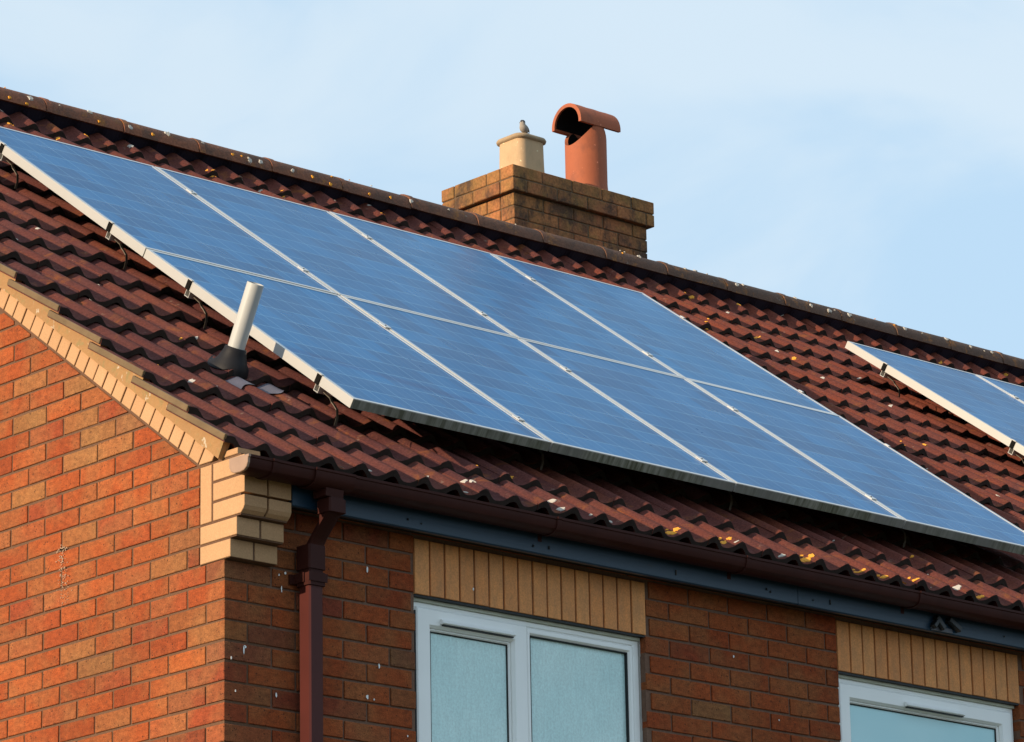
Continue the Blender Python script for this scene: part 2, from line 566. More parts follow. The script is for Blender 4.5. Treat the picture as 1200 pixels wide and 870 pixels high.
def cell_mat():
    """dark blue polycrystalline cells under glass; coordinates are metres from the module's lower left corner"""
    m = M('solar_cells')
    o = m.sep(m.O())
    def line(src, pitch, off, width, soft):
        q = m.math('FRACT', m.math('DIVIDE', m.math('ADD', src, off), pitch))
        q = m.math('ABSOLUTE', m.math('SUBTRACT', q, 0.5))
        d = m.math('MULTIPLY', q, pitch)
        return m.ramp(m.math('MULTIPLY', d, 100), [(width * 100, 1.0), (width * 100 + soft * 100, 0.0)])
    gx = line(o[0], 0.1605, 0.0803 - 0.030, 0.0018, 0.0008)
    gy = line(o[1], 0.1605, 0.0803 - 0.012, 0.0026, 0.001)
    bus = line(o[0], 0.0535, 0.0 - 0.0035, 0.0009, 0.0004)
    # each cell a shade of its own
    def cell_id(src, off):
        return m.math('FLOOR', m.math('DIVIDE', m.math('ADD', src, off), 0.1605))
    wn_ = m.n('ShaderNodeTexWhiteNoise'); wn_.noise_dimensions = '3D'
    cx_ = m.n('ShaderNodeCombineXYZ')
    oi = m.n('ShaderNodeObjectInfo')
    m.l(cell_id(o[0], .0305), cx_.inputs[0]); m.l(cell_id(o[1], .1485), cx_.inputs[1]); m.l(oi.outputs['Random'], cx_.inputs[2])
    m.l(cx_.outputs[0], wn_.inputs['Vector'])
    base = m.mix(wn_.outputs['Value'], (.000, .088, .240), (.000, .138, .350))
    base = m.mix(oi.outputs['Random'], base, m.mix(1.0, base, (.86, .90, .94), 'MULTIPLY'))
    c = m.mix(m.math('MULTIPLY', gx, 0.42), base, (.20, .40, .58))
    c = m.mix(m.math('MULTIPLY', gy, 0.55), c, (.20, .40, .58))
    c = m.mix(m.math('MULTIPLY', bus, 0.26), c, (.36, .52, .66))
    dust = m.ramp(m.noise(2.6, 4, 0.6, src=m.vec(m.P(), (1, .8, .8))), [(0.35, 0.0), (0.75, 0.02)])
    c = m.mix(dust, c, (.42, .45, .48))
    m.col(c, 1)
    m.rough(m.ramp(m.noise(5, 3), [(0.3, 0.27), (0.7, 0.31)]))
    m.b.inputs['IOR'].default_value = 1.18
    return m.m
MAT['cells'] = cell_mat()

def grass_mat():
    m = M('ground_cover')
    c = m.mix(m.noise(.6, 5), (.07, .085, .035), (.12, .11, .07))
    m.col(c).rough(1.0)
    return m.m
MAT['ground'] = grass_mat()
MAT['feather_brown'] = simple('brown_feathers', (.24, .17, .11), 0.9, var=.35, scale=160)
MAT['feather_pale'] = simple('pale_feathers', (.42, .36, .30), 0.9, var=.25, scale=120)
MAT['feather_dark'] = simple('dark_feathers', (.05, .05, .055), 0.8, var=.3, scale=120)

# ---------------------------------------------------------------- geometry constants (metres; house corner at x=0, y=0)
TH = 0.61789057                     # roof pitch
X0, Y0, Z0 = 0.80514, 0.22807, 0.79950   # lower left top corner of the eight-panel array
PW, PH = 1.043237, 1.638843         # panel pitch along and up the roof
SN, CN = sin(TH), cos(TH)
OC = -0.115                         # tile crests below the plane of the panel tops

def RP(x, s, o):
    return Vector((x, Y0 + s * CN - o * SN, Z0 + s * SN + o * CN))
def yz_to_so(y, z):
    return ((y - Y0) * CN + (z - Z0) * SN, -(y - Y0) * SN + (z - Z0) * CN)

GROUND = -5.1
LEN = 9.9                           # house length along the eaves
RIDGE_Y, RIDGE_Z = 3.8145, 3.2876
DEPTH = 2 * RIDGE_Y
W1 = (0.908, 2.112); W2 = (3.218, 4.352)
WIN_BOTTOM = -1.2

# ================================================================= GROUND
g = MB(); g.grid([[(-300 + 30 * i, -300 + 30 * j, GROUND) for i in range(21)] for j in range(21)])
structure(g.build('ground', MAT['ground']))

# ================================================================= HOUSE
house = thing('brick_house', 'two storey red brick house with cream corner corbel and a brown wavy tile roof', 'house', (0, 0, 0))

# --- gable wall: mortar backing with real bricks laid in it
OD = -0.290                         # lower edge of the raking cream course
OM = OD - 0.008
def rake_z(y, o):                   # height of the line at offset o from the panel plane, at depth y
    s = (y - Y0 + o * SN) / CN
    return Z0 + s * SN + o * CN
mw = MB()
pts = [(0.004, GROUND - .1), (DEPTH, GROUND - .1), (DEPTH, rake_z(0.0, OM)), (RIDGE_Y, rake_z(RIDGE_Y, OM)), (0.004, rake_z(0.004, OM))]
mw.prism(pts, 'x', 0.0050, 0.2)
gable = mw.build('gable_wall', MAT['mortar'], house)

TINTS = [(.435, .092, .022), (.455, .104, .026), (.415, .082, .020), (.46, .114, .030), (.39, .075, .020), (.44, .098, .024), (.43, .115, .038),
         (.36, .068, .025), (.36, .165, .062), (.39, .138, .046), (.28, .058, .025)]
TW = [6, 6, 6, 4, 4, 6, 2.5, 2, .25, .7, .8]
SPECIAL_G = {}                      # (row, index) -> tint for bricks the photograph singles out
OCH = (.39, .160, .055); GRY = (.31, .145, .062)
far_g = MB()
n_part = 0
def lay_gable():
    global n_part
    row_lo = int((GROUND) / 0.075) - 1
    for k in range(row_lo, 46):
        z0 = k * 0.075 + 0.010; z1 = z0 + 0.065
        off = 0.1075 if (k % 2 == 1) else 0.22        # row -1 (just under the corbel) starts with a header
        y = off
        edges = [0.0] + [off + 0.225 * i for i in range(0, 36)]
        lo_lim = 0.0
        if 0 <= z0 < 0.385: lo_lim = 0.150
        for i in range(len(edges) - 1):
            a = edges[i] + (0.005 if i else 0.0); b = edges[i + 1] - 0.005
            a = max(a, lo_lim); b = min(b, DEPTH)
            if b - a < 0.02: continue
            jz = random.uniform(-.0012, .0012)
            jj = [random.uniform(-.0011, .0011) for _ in range(8)]
            poly = [(a + (jj[0] if a > 0 else 0), z0 + jz + jj[1]), (b + jj[2], z0 + jz + jj[3]), (b + jj[4], z1 + jz + jj[5]), (a + (jj[6] if a > 0 else 0), z1 + jz + jj[7])]
            # rake: z - tan*(y) <= c, and the mirrored one
            t = tan(TH); c0 = rake_z(0, OM) - 0.006
            poly = clip(poly, -t, 1, c0)
            if len(poly) >= 3: poly = clip(poly, t, 1, c0 + t * DEPTH)
            if len(poly) < 3 or poly_area(poly) < 0.0006: continue
            cy = sum(p[0] for p in poly) / len(poly); cz = sum(p[1] for p in poly) / len(poly)
            proud = random.uniform(-.0008, .0012)
            if k < 0 and i == 0 and k % 2: continue          # its header end belongs to the front wall's corner stretcher
            dep = .1025 if (i == 0 and k < 0) else .06
            if inview((0, cy, cz), 20) and n_part < 150:
                mb = MB(); mb.prism([(p[0] - cy, p[1] - cz) for p in poly], 'x', 0, dep + proud, 0.0022)
                o = mb.build('brick', MAT['brick'], gable, loc=(-proud, cy, cz), rot=(random.uniform(-.003, .003), 0, 0))
                tcol = SPECIAL_G.get((k, i)) or random.choices(TINTS, TW)[0]
                tcol = tuple(.78 * c + .22 * m_ for c, m_ in zip(tcol, (.43, .094, .023)))
                v = random.uniform(.92, 1.08)
                o.color = (tcol[0] * v, tcol[1] * v, tcol[2] * v, 1)
                n_part += 1
            else:
                far_g.prism(poly, 'x', -proud, dep)
# tints read from the photograph: (row from the corbel, brick from the corner)
SPECIAL_G.update({(-1, 1): (.43, .088, .026), (-5, 1): (.48, .12, .028), (-3, 1): (.38, .13, .042),
    (-4, 0): (.40, .14, .045), (0, 1): OCH, (1, 1): (.38, .12, .045), (-2, 1): (.44, .095, .03),
    (7, 3): OCH, (8, 3): (.38, .18, .065), (7, 4): (.38, .17, .06), (8, 2): GRY, (9, 4): OCH, (10, 5): (.35, .17, .06), (6, 5): (.40, .16, .05),
    (-9, 1): (.20, .045, .02), (-9, 2): (.22, .05, .02), (-4, 3): (.34, .15, .055), (-3, 4): OCH, (3, 4): (.38, .15, .05), (2, 0): (.42, .10, .03), (11, 4): (.36, .165, .06), (12, 5): OCH})
lay_gable()
stuff(far_g.build('brick', MAT['brick_far'], gable))

# --- front wall
mw = MB()
def wall_box(x0, x1, z0, z1):
    mw.box(x0, x1, 0.0065, 0.2, z0, z1)
FT_TOP = 0.30
wall_box(0.2005, W1[0], GROUND - .1, FT_TOP); wall_box(W1[1], W2[0], GROUND - .1, FT_TOP); wall_box(W2[1], LEN, GROUND - .1, FT_TOP)
for W in (W1, W2):
    wall_box(W[0] + .0003, W[1] - .0003, 0.0, FT_TOP); wall_box(W[0] + .0003, W[1] - .0003, GROUND - .1, WIN_BOTTOM)
front = mw.build('front_wall', MAT['mortar_grey'], house)
far_f = MB()
def lay_front():
    cnt = 0
    row_lo = int(GROUND / 0.075) - 1
    for k in range(row_lo, 4):
        z0 = k * 0.075 + 0.010; z1 = z0 + 0.065
        off = 0.22 if (k % 2 == 1) else 0.1075
        edges = [0.0] + [off + 0.225 * i for i in range(0, 50)]
        holes = []
        if k >= 0: holes.append((-1, 0.222))
        for W in (W1, W2):
            if k < 0 and z1 > WIN_BOTTOM: holes.append((W[0], W[1]))
            if 0 <= k < 3: holes.append((W[0] - .004, W[1] + .004))
        for i in range(len(edges) - 1):
            if i == 0 and k < 0 and k % 2 == 0: continue       # the gable's corner stretcher shows its end here
            a = edges[i] + (0.005 if i else 0.0); b = edges[i + 1] - 0.005
            segs = [(a, b)]
            for h in holes:
                ns = []
                for (p, q) in segs:
                    if q <= h[0] or p >= h[1]: ns.append((p, q)); continue
                    if p < h[0]: ns.append((p, h[0]))
                    if q > h[1]: ns.append((h[1] + (.003 if k >= 0 else 0), q))
                segs = ns
            for (p, q) in segs:
                if q - p < 0.02 or p > LEN - .1: continue
                cx, cz = (p + q) / 2, (z0 + z1) / 2
                jz = random.uniform(-.0012, .0012)
                jj = [random.uniform(-.0011, .0011) for _ in range(8)]
                poly = [(p - cx + (jj[0] if p > 0 else 0), z0 - cz + jz + jj[1]), (q - cx + jj[2], z0 - cz + jz + jj[3]), (q - cx + jj[4], z1 - cz + jz + jj[5]), (p - cx + (jj[6] if p > 0 else 0), z1 - cz + jz + jj[7])]
                proud = random.uniform(-.0008, .0015)
                if inview((cx, 0, cz), 20) and cnt < 140:
                    mb = MB(); mb.prism(poly, 'y', 0, 0.1025 if i == 0 else 0.1, 0.0022)
                    o = mb.build('brick', MAT['brick'], front, loc=(cx, -proud, cz), rot=(0, random.uniform(-.003, .003), 0))
                    tcol = SPECIAL_F.get((k, i)) or random.choices(TINTS, TW)[0]
                    tcol = tuple(.8 * c + .2 * m_ for c, m_ in zip(tcol, (.40, .075, .024)))
                    v = random.uniform(.92, 1.08)
                    o.color = (tcol[0] * v, tcol[1] * v, tcol[2] * v, 1)
                    cnt += 1
                else:
                    far_f.prism([(x + cx, z + cz) for x, z in poly], 'y', -proud, 0.1025 if i == 0 else 0.06)
SPECIAL_F = {(-1, 0): (.31, .115, .050), (-3, 0): (.39, .105, .034), (-5, 0): (.30, .095, .045), (-7, 0): (.37, .115, .042), (-9, 0): (.38, .11, .04), (-4, 1): (.22, .075, .035), (-4, 4): (.22, .10, .05),
    (-3, 4): (.50, .15, .035), (-4, 3): (.46, .10, .03), (-5, 4): (.24, .08, .035), (-6, 4): (.38, .13, .045), (-7, 4): (.42, .13, .04), (-6, 0): (.2, .05, .025), (-2, 2): (.3, .06, .03)}
lay_front()
stuff(far_f.build('brick', MAT['brick_far'], front))
# inner shell and the two walls out of sight
mb = MB(); mb.box(0.21, LEN - .2, DEPTH - .2, DEPTH, GROUND - .1, 0.29); mb.box(LEN - .2, LEN, 0.21, DEPTH - .201, GROUND - .1, 0.29)
mb.prism([(0.05, 0.291), (DEPTH - .05, 0.291), (RIDGE_Y, rake_z(RIDGE_Y, OM) - .03)], 'x', LEN - .2, LEN)
mb.build('rear_wall', MAT['render_wall'], house)
mb = MB(); mb.box(0.21, LEN - .21, 0.6, 0.62, GROUND, 0.25)
mb.build('partition_wall', MAT['interior'], house)

# bird splashes and a lime stain, thin smears on the masonry
mb = MB()
def smear(mb, c, u, v, w, h, n=9, thick=0.0015, nrm=None):
    nrm = nrm or u.cross(v)
    ring = []
    for i in range(n):
        a = 2 * pi * i / n
        r = random.uniform(.6, 1.15)
        ring.append(Vector(c) + u * (cos(a) * w * r) + v * (sin(a) * h * r))
    mb.poly([tuple(q + nrm * thick) for q in ring])
    for i in range(n):
        j = (i + 1) % n
        mb.poly([tuple(ring[i]), tuple(ring[j]), tuple(ring[j] + nrm * thick), tuple(ring[i] + nrm * thick)])
UX, UY, UZ = Vector((1, 0, 0)), Vector((0, 1, 0)), Vector((0, 0, 1))
for (x, z, w, h) in [(.087, -.323, .004, .016), (.092, -.31, .008, .006), (.672, .058, .004, .015), (.726, -.3, .004, .012), (.667, -.424, .006, .010), (.70, -.43, .003, .004), (.262, -.074, .003, .014),
                     (.237, -.471, .004, .012), (.28, -.01, .005, .006), (.25, -.021, .003, .005), (.049, -.478, .003, .005), (.862, -.548, .003, .004), (.399, .007, .003, .006), (.03, -.36, .003, .006),
                     (1.2, .06, .004, .008), (2.6, -.02, .004, .006), (2.85, -.25, .003, .004)]:
    smear(mb, (x, -.0035, z), UX, UZ, w, h, nrm=-UY)
stuff(mb.build('dropping', MAT['dropping'], front))

mb = MB()
rl_ = random.Random(11)
for _ in range(150):
    t_ = rl_.random() ** 1.3
    y_ = .999 - .02 * t_ + rl_.gauss(0, .011 + .006 * t_); z_ = .235 - .24 * t_ + rl_.gauss(0, .006)
    smear(mb, (-.0030, y_, z_), UY, UZ, rl_.uniform(.0012, .0045) * (1.4 - t_), rl_.uniform(.001, .003), n=6, thick=.0008, nrm=-UX)
for _ in range(60):
    smear(mb, (-.0032, .999 + rl_.gauss(0, .012), .229 + rl_.gauss(0, .003)), UY, UZ, rl_.uniform(.002, .007), rl_.uniform(.0012, .003), n=7, thick=.001, nrm=-UX)
stuff(mb.build('lime_stain', simple('lime_bloom', (.50, .33, .22), .95, var=.2, scale=80), gable))

# --- kneeler corbel of cream bricks at the corner
kneeler = bpy.data.objects.new('corner_corbel', None); C.objects.link(kneeler); kneeler.parent = house
def cream(poly, axis, a0, a1, name='cream_brick', mat='cream', parent=kneeler, inset=.002):
    cx = sum(p[0] for p in poly) / len(poly); cz = sum(p[1] for p in poly) / len(poly)
    m_ = MB(); m_.prism([(p[0] - cx, p[1] - cz) for p in poly], axis, 0, a1 - a0, inset)
    loc = (a0, cx, cz) if axis == 'x' else (cx, a0, cz)
    return m_.build(name, MAT[mat], parent, loc=loc)
def rect(a, b, c, d): return [(a, c), (b, c), (b, d), (a, d)]
XF = -0.003
# side faces (one brick thick, seen on the gable) and the header beside each on the front
for (yf, yb, z0, z1) in [(-.0375, .1395, .006, .071), (-.075, .1395, .081, .146)]:
    cream(rect(yf, yb, z0, z1), 'x', XF, .102)
    cream(rect(yf, yb, z0, z1), 'x', .112, .215)
for n_, (z0, z1) in enumerate([(.156, .221), (.231, .296), (.306, .371)]):
    if n_ == 0:
        poly = [(-.120, z0 + .026), (-.112, z0 + .012), (-.098, z0), (.064, z0), (.064, z1), (-.120, z1)]
    else:
        poly = rect(-.120, .064, z0, z1)
    cream(poly, 'x', XF, .102); cream(poly, 'x', .112, .215)
cream(rect(.074, .1395, .156, .371), 'x', XF, .102)
cream([(-.08, .381), (.034, .381), (.018, .404), (-.08, .404)], 'x', XF, .102)
mb = MB()
for (yf, z0, z1) in [(-.034, .0, .0755), (-.0715, .0756, .150), (-.1165, .1501, .155 + .075 * 3)]:
    mb.box(.001, .2145, yf + (.02 if z0 > .15 else 0), .1445, z0 + (.004 if z0 == 0 else 0), z1)
mb.build('mortar_core', MAT['mortar'], kneeler)
# --- raking course of cream bricks under the verge
rake = bpy.data.objects.new('raking_course', None); C.objects.link(rake); rake.parent = house
mb_far = MB()
S_D0 = -0.297
for k in range(-1, 64):
    s0 = S_D0 + .0737 * k; s1 = s0 + .0655
    q = [RP(0, s0, OD), RP(0, s1, OD), RP(0, s1, OD + .095), RP(0, s0, OD + .095)]
    poly = [(p.y, p.z) for p in q]
    poly = clip(poly, 0, -1, -.3835)
    if len(poly) < 3: continue
    if poly[0][0] > RIDGE_Y - .05: break
    c_ = RP(0, (s0 + s1) / 2, OD + .04)
    if inview((0, c_.y, c_.z), 20): cream(poly, 'x', -.006 + random.uniform(-.001, .001), .09, parent=rake)
    else: mb_far.prism(poly, 'x', -.006, .09)
    mb_far.prism([(DEPTH - y, z) for y, z in poly], 'x', -.006, .09)
stuff(mb_far.build('cream_brick', MAT['cream'], rake))
mb = MB()
a, b, c_, d = RP(0, -.36, OD - .008), RP(0, 4.5, OD - .008), RP(0, 4.5, OD + .09), RP(0, -.36, OD + .09)
mb.prism(clip([(q.y, q.z) for q in (a, b, c_, d)], 0, -1, -.3735), 'x', 0.0, .08)
mb.build('mortar_bed', MAT['mortar'], rake)

# ================================================================= ROOF
roof = bpy.data.objects.new('roof', None); C.objects.link(roof); roof.parent = house
ROWS = [-.444, -.172, .165, .500, .838, 1.198, 1.540, 1.865, 2.185, 2.500, 2.830, 3.170, 3.505, 3.805, 4.085]
PER = 0.1545; TW_ = 2 * PER; XV = -0.040; AMP = 0.038; THK = 0.029
TILT = 0.105
CURVE = [(0, .72), (.05, .54), (.10, .34), (.16, .16), (.22, .05), (.29, 0.0), (.36, .01), (.44, .07), (.52, .19), (.60, .37), (.67, .57), (.74, .79), (.80, .93), (.86, 1.0), (.92, .96), (.96, .87), (1.0, .72)]
def wave(x):
    """height of the tile surface below the crest line, x along the eaves"""
    ph = ((x - 0.012) / PER) % 1.0
    for (a, fa), (b, fb) in zip(CURVE[:-1], CURVE[1:]):
        if ph <= b:
            t = (ph - a) / (b - a)
            return -AMP * (1 - (fa + (fb - fa) * t))
    return 0.0
def tile_mesh(name, seed, length=0.405, verge=False):
    rnd = random.Random(seed)
    N = 36
    mb = MB()
    xs = [TW_ * i / N for i in range(N + 1)]
    xs[-1] = TW_ - .0015
    bow = [rnd.uniform(-.0012, .0012) for _ in range(4)]
    def z(x): return (0.0 if verge and x < .030 else wave(x + XV)) + bow[0] * sin(x * 20) + bow[1] * cos(x * 33)
    je = [rnd.uniform(-.0015, .0015) for _ in xs]
    top0 = [(x, 0.004 + j, z(x) - .0035) for x, j in zip(xs, je)]
    top1 = [(x, 0.012 + j, z(x)) for x, j in zip(xs, je)]
    top2 = [(x, length, z(x)) for x in xs]
    mb.grid([top0, top1, top2])
    n0 = len(mb.v)
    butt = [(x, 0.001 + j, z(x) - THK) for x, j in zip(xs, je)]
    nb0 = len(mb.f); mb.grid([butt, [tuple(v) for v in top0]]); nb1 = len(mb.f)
    und = [(x, length, z(x) - THK) for x in xs]
    mb.grid([und, butt])
    # side faces
    mb.poly([butt[0], und[0], top2[0], top1[0], top0[0]])
    mb.poly([top0[-1], top1[-1], top2[-1], und[-1], butt[-1]])
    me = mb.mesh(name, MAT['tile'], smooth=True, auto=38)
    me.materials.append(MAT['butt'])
    for i in range(nb0, nb1): me.polygons[i].material_index = 1      # shade under each course painted onto the lower edge
    return me
variants = [tile_mesh('roof_tile', i) for i in range(6)]
verge_variants = [tile_mesh('roof_tile', 20 + i, verge=True) for i in range(3)]
top_verge = [tile_mesh('roof_tile', 30, .19, True)]
top_variants = [tile_mesh('roof_tile', 10 + i, .19) for i in range(3)]
def pick(k, i):
    top = k == len(ROWS) - 1
    return random.choice((top_verge if i == 0 else top_variants) if top else (verge_variants if i == 0 else variants))
def tilt_of(k): return TILT if k < len(ROWS) - 1 else 0.0     # the top course lies on a thicker batten
def tile_xf(x, k):
    return RP(x, ROWS[k], OC), Euler((TH - tilt_of(k), 0, 0))
ncol = int((LEN - XV) / TW_) + 1
cands, hidden = [], []
def hidden_by_array(x, s):
    return (X0 + .35 < x and x + TW_ < X0 + 4 * PW - .05 and s > .25 and s + .3 < 3.2) or (x > 6.95 and 1.6 < s < 3.2)
for k in range(len(ROWS)):
    for i in range(ncol):
        x = XV + TW_ * i
        c_ = RP(x + TW_ / 2, ROWS[k] + .13, OC)
        if inview(c_, 22) and not hidden_by_array(x, ROWS[k]):
            cands.append(((c_ - CAM_LOC).length, k, i))
        else:
            hidden.append((k, i))
cands.sort()
for _, k, i in cands[300:]: hidden.append((k, i))
for _, k, i in cands[:300]:
    loc, rot = tile_xf(XV + TW_ * i, k)
    loc = loc + Vector((random.uniform(-.0015, .0015), 0, 0)) + Vector((0, -CN, -SN)) * random.uniform(-.004, .004) + Vector((0, -SN, CN)) * random.uniform(-.0015, .0015)
    r = Euler((rot.x + random.uniform(-.005, .005), random.uniform(-.005, .005), random.uniform(-.008, .008)))
    o = link('roof_tile', pick(k, i), roof, loc, r)
far = MB()
def add_mesh_to(mb, me, M4):
    n = len(mb.v)
    mb.v += [tuple(M4 @ v.co) for v in me.vertices]
    mb.f += [tuple(n + i for i in p.vertices) for p in me.polygons]
    mi_far.extend(p.material_index for p in me.polygons)
mi_far = []
for k, i in hidden:
    loc, rot = tile_xf(XV + TW_ * i, k)
    loc = loc + Vector((0, -SN, CN)) * random.uniform(-.0015, .0015)
    add_mesh_to(far, pick(k, i), Matrix.Translation(loc) @ rot.to_matrix().to_4x4())
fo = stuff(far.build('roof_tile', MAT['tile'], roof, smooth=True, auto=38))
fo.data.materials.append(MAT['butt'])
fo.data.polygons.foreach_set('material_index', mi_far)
# rear slope, out of sight from the front: the same waves in one sheet per course
rear = MB()
for k in range(len(ROWS)):
    s0, s1 = ROWS[k], (ROWS[k + 1] if k + 1 < len(ROWS) else 4.23) + .02
    for i in range(ncol):
        xs = [XV + TW_ * i + TW_ * j / 8 for j in range(9)]
        rows = []
        for s, do in ((s1, -.026), (s0, 0), (s0, -THK)):
            r_ = []
            for x in xs:
                q = RP(x, s, OC + wave(x) + do); r_.append((x, DEPTH - q.y, q.z))
            rows.append(r_)
        rear.grid(rows)
stuff(rear.build('rear_roof_tile', MAT['tile'], roof))
# underlay below the tiles (both slopes)
mb = MB()
for flip in (0, 1):
    q = [RP(.005, -.40, OC - .078), RP(LEN, -.40, OC - .078), RP(LEN, 4.25, OC - .078), RP(.005, 4.25, OC - .078)]
    if flip: q = [Vector((v.x, DEPTH - v.y, v.z)) for v in reversed(q)]
    q2 = [v - Vector((0, 0, .012)) for v in q]
    mb.poly(q); mb.poly(list(reversed(q2)))
    for a_ in range(4):
        b_ = (a_ + 1) % 4
        mb.poly([q[a_], q2[a_], q2[b_], q[b_]])
mb.build('roof_underlay', MAT['deck'], roof)

# verge mortar: stepped bedding under the tile edges
mb = MB()
rr = random.Random(3)
for k in range(len(ROWS)):
    s0 = ROWS[k] + (0.012 if k else .05); s1 = (ROWS[k + 1] if k + 1 < len(ROWS) else 4.22) + .012
    if k == 0: s0 = -.425
    n = 7
    for side in (0, 1):
        lo, hi = [], []
        for j in range(n + 1):
            s = s0 + (s1 - s0) * j / n
            lo.append((s, OD + .0735 + rr.uniform(-.0025, .0025)))
            top = OC - .021 - TILT * (s - ROWS[k])
            hi.append((s, top + rr.uniform(-.002, .002)))
        xx = -.030
        def V3(x, p):
            q = RP(x, p[0], p[1])
            return (q.x, DEPTH - q.y, q.z) if side else tuple(q)
        for j in range(n):
            for f in ([V3(xx + .006, lo[j]), V3(xx, hi[j]), V3(xx, hi[j + 1]), V3(xx + .006, lo[j + 1])],
                      [V3(.003, hi[j]), V3(.003, hi[j + 1]), V3(xx, hi[j + 1]), V3(xx, hi[j])],
                      [V3(xx + .006, lo[j]), V3(xx + .006, lo[j + 1]), V3(.003, lo[j + 1]), V3(.003, lo[j])]):
                mb.poly(f if not side else list(reversed(f)))
        mb.poly([V3(xx + .006, lo[0]), V3(.003, lo[0]), V3(.003, hi[0]), V3(xx, hi[0])])
        mb.poly([V3(xx + .006, lo[-1]), V3(xx, hi[-1]), V3(.003, hi[-1]), V3(.003, lo[-1])])
mb.build('verge_mortar', MAT['verge'], roof, fix=True)
# pale undercloak strip along the edge of each verge tile
for k in range(len(ROWS)):
    s0 = ROWS[k] + .004; s1 = (ROWS[k + 1] if k + 1 < len(ROWS) else 4.22) + .004
    m_ = MB(); L_ = .392 if k < len(ROWS) - 1 else s1 - s0
    w0 = 0.0
    a0 = w0 - .001
    m_.prism([(0, a0 - .024), (L_, a0 - .024), (L_, a0), (0, a0)], 'x', -.008, .004, .0025)
    c_ = RP(XV, s0, OC)
    o = m_.build('verge_edge', MAT['edge'] if 'edge' in MAT else MAT.setdefault('edge', simple('weathered_tile_edge', (.20, .13, .065), .95, var=.4, scale=12, bump=.004)), roof, loc=c_, rot=(TH - TILT, 0, 0))

# ridge tiles, 460 mm each, and the navy seal strip beneath them
def ridge_mesh():
    mb = MB()
    L_ = .458; n = 14
    def ring(x, r, h, zo=0):
        return [(x, -r * cos(pi * j / n), h * sin(pi * j / n) ** .85 + zo) for j in range(n + 1)]
    outer = [ring(0, .112, .100), ring(.035, .112, .100), ring(.036, .108, .096), ring(L_ - .006, .108, .096), ring(L_, .106, .094)]
    inner = [ring(0, .098, .078), ring(L_, .092, .073)]
    mb.grid(outer)
    mb.grid(list(reversed(inner)))
    for e, f in ((outer[0], inner[0]), (inner[1], outer[-1])):
        mb.grid([e, f])
    mb.grid([[r[0] for r in outer], [inner[0][0]] * 4 + [inner[1][0]]])
    mb.grid([[inner[0][-1]] * 4 + [inner[1][-1]], [r[-1] for r in outer]])
    return mb.mesh('ridge_tile', MAT['ridge'], smooth=True, auto=45)
rm = ridge_mesh()
x = XV + .01; i = 0
while x < LEN:
    sag = -.009 * sin(pi * min(1, max(0, (x - .5) / 5.2)))
    link('ridge_tile', rm, roof, (x, RIDGE_Y + random.uniform(-.002, .002), RIDGE_Z - .098 + sag + random.uniform(-.0015, .0015)), (0, random.uniform(-.003, .003), random.uniform(-.003, .003)))
    x += .4605; i += 1
mb = MB()
for sgn in (0, 1):
    rows = []
    for (y, z) in ((RIDGE_Y - .02, RIDGE_Z - .10), (RIDGE_Y - .085, RIDGE_Z - .092), (RIDGE_Y - .098, RIDGE_Z - .100)):
        rows.append([(XV + .02 + (LEN - XV) * j / 40, y if not sgn else DEPTH - y, z) for j in range(41)])
    mb.grid(rows)
n_x = int((LEN - XV) / PER * 8)
for sgn in (0, 1):
    top, low = [], []
    for j in range(n_x + 1):
        x = XV + .02 + (LEN - XV - .02) * j / n_x
        y = RIDGE_Y - .098; top.append((x, y if not sgn else DEPTH - y, RIDGE_Z - .100))
        s_ = 4.25
        q = RP(x, s_, OC + wave(x) + .003)
        low.append((x, q.y if not sgn else DEPTH - q.y, q.z))
    mb.grid([top, low])
mb.build('ridge_seal', MAT['navy'], roof, smooth=False)

# lichen rosettes and droppings lying on the tiles
WT = [(2.818, 4.26), (2.942, 4.093), (3.054, 4.066), (3.198, 4.054), (3.299, 4.368), (3.502, 4.313), (3.571, 4.259), (3.564, 4.121), (3.848, 4.219), (4.204, 4.186), (6.006, 4.379), (5.971, 3.947), (6.099, 4.028), (5.894, 3.561), (6.667, 3.979), (6.143, 3.402), (6.098, 3.473), (6.141, 3.004), (6.087, 3.03), (6.298, 4.032), (7.049, 4.27), (6.911, 4.258), (6.678, 3.991), (6.135, 3.394), (7.056, 4.276), (7.501, 4.269), (6.142, 3.004), (6.098, 3.041), (6.59, 3.188), (6.457, 2.769), (5.966, 1.707), (5.866, 1.299), (5.794, 1.498), (2.87, -0.429), (3.279, -0.366), (3.961, -0.208), (1.916, -0.412), (2.681, -0.255), (2.598, -0.432), (2.878, -0.423), (2.827, -0.278), (1.202, -0.327), (1.224, -0.349), (1.145, -0.428), (0.52, -0.458), (0.688, -0.39), (1.658, -0.332), (1.553, 4.182), (2.296, 4.159), (2.801, 4.235), (2.939, 4.089), (0.361, 1.709), (0.486, 1.652), (0.322, 1.17), (0.402, 0.315), (0.263, 0.284), (0.83, 1.445), (0.713, 0.972), (0.357, 1.901), (0.051, 1.34), (0.356, 1.7), (0.488, 1.647), (0.597, 2.126)]
WB = [(4.07, -0.306), (3.976, -0.405), (1.645, -0.436), (1.642, -0.44)]
OT = [(1.536, 4.062), (1.822, 4.061), (2.061, 4.002), (2.663, 4.004), (2.76, 4.085), (2.017, 4.123), (5.812, 1.975), (6.01, 2.016), (3.49, -0.425), (3.606, -0.452), (3.672, -0.434), (5.958, 4.232), (6.041, 4.112), (6.127, 4.156), (5.7, 3.512), (6.477, 4.155), (6.069, 3.259), (6.536, 3.828), (6.127, 3.565), (2.658, 4.007), (2.761, 4.084), (3.862, 4.087), (3.921, 4.057), (1.398, -0.143), (1.631, -0.082), (6.403, 2.99), (8.125, 4.133), (7.768, 4.164), (8.769, 4.213)]
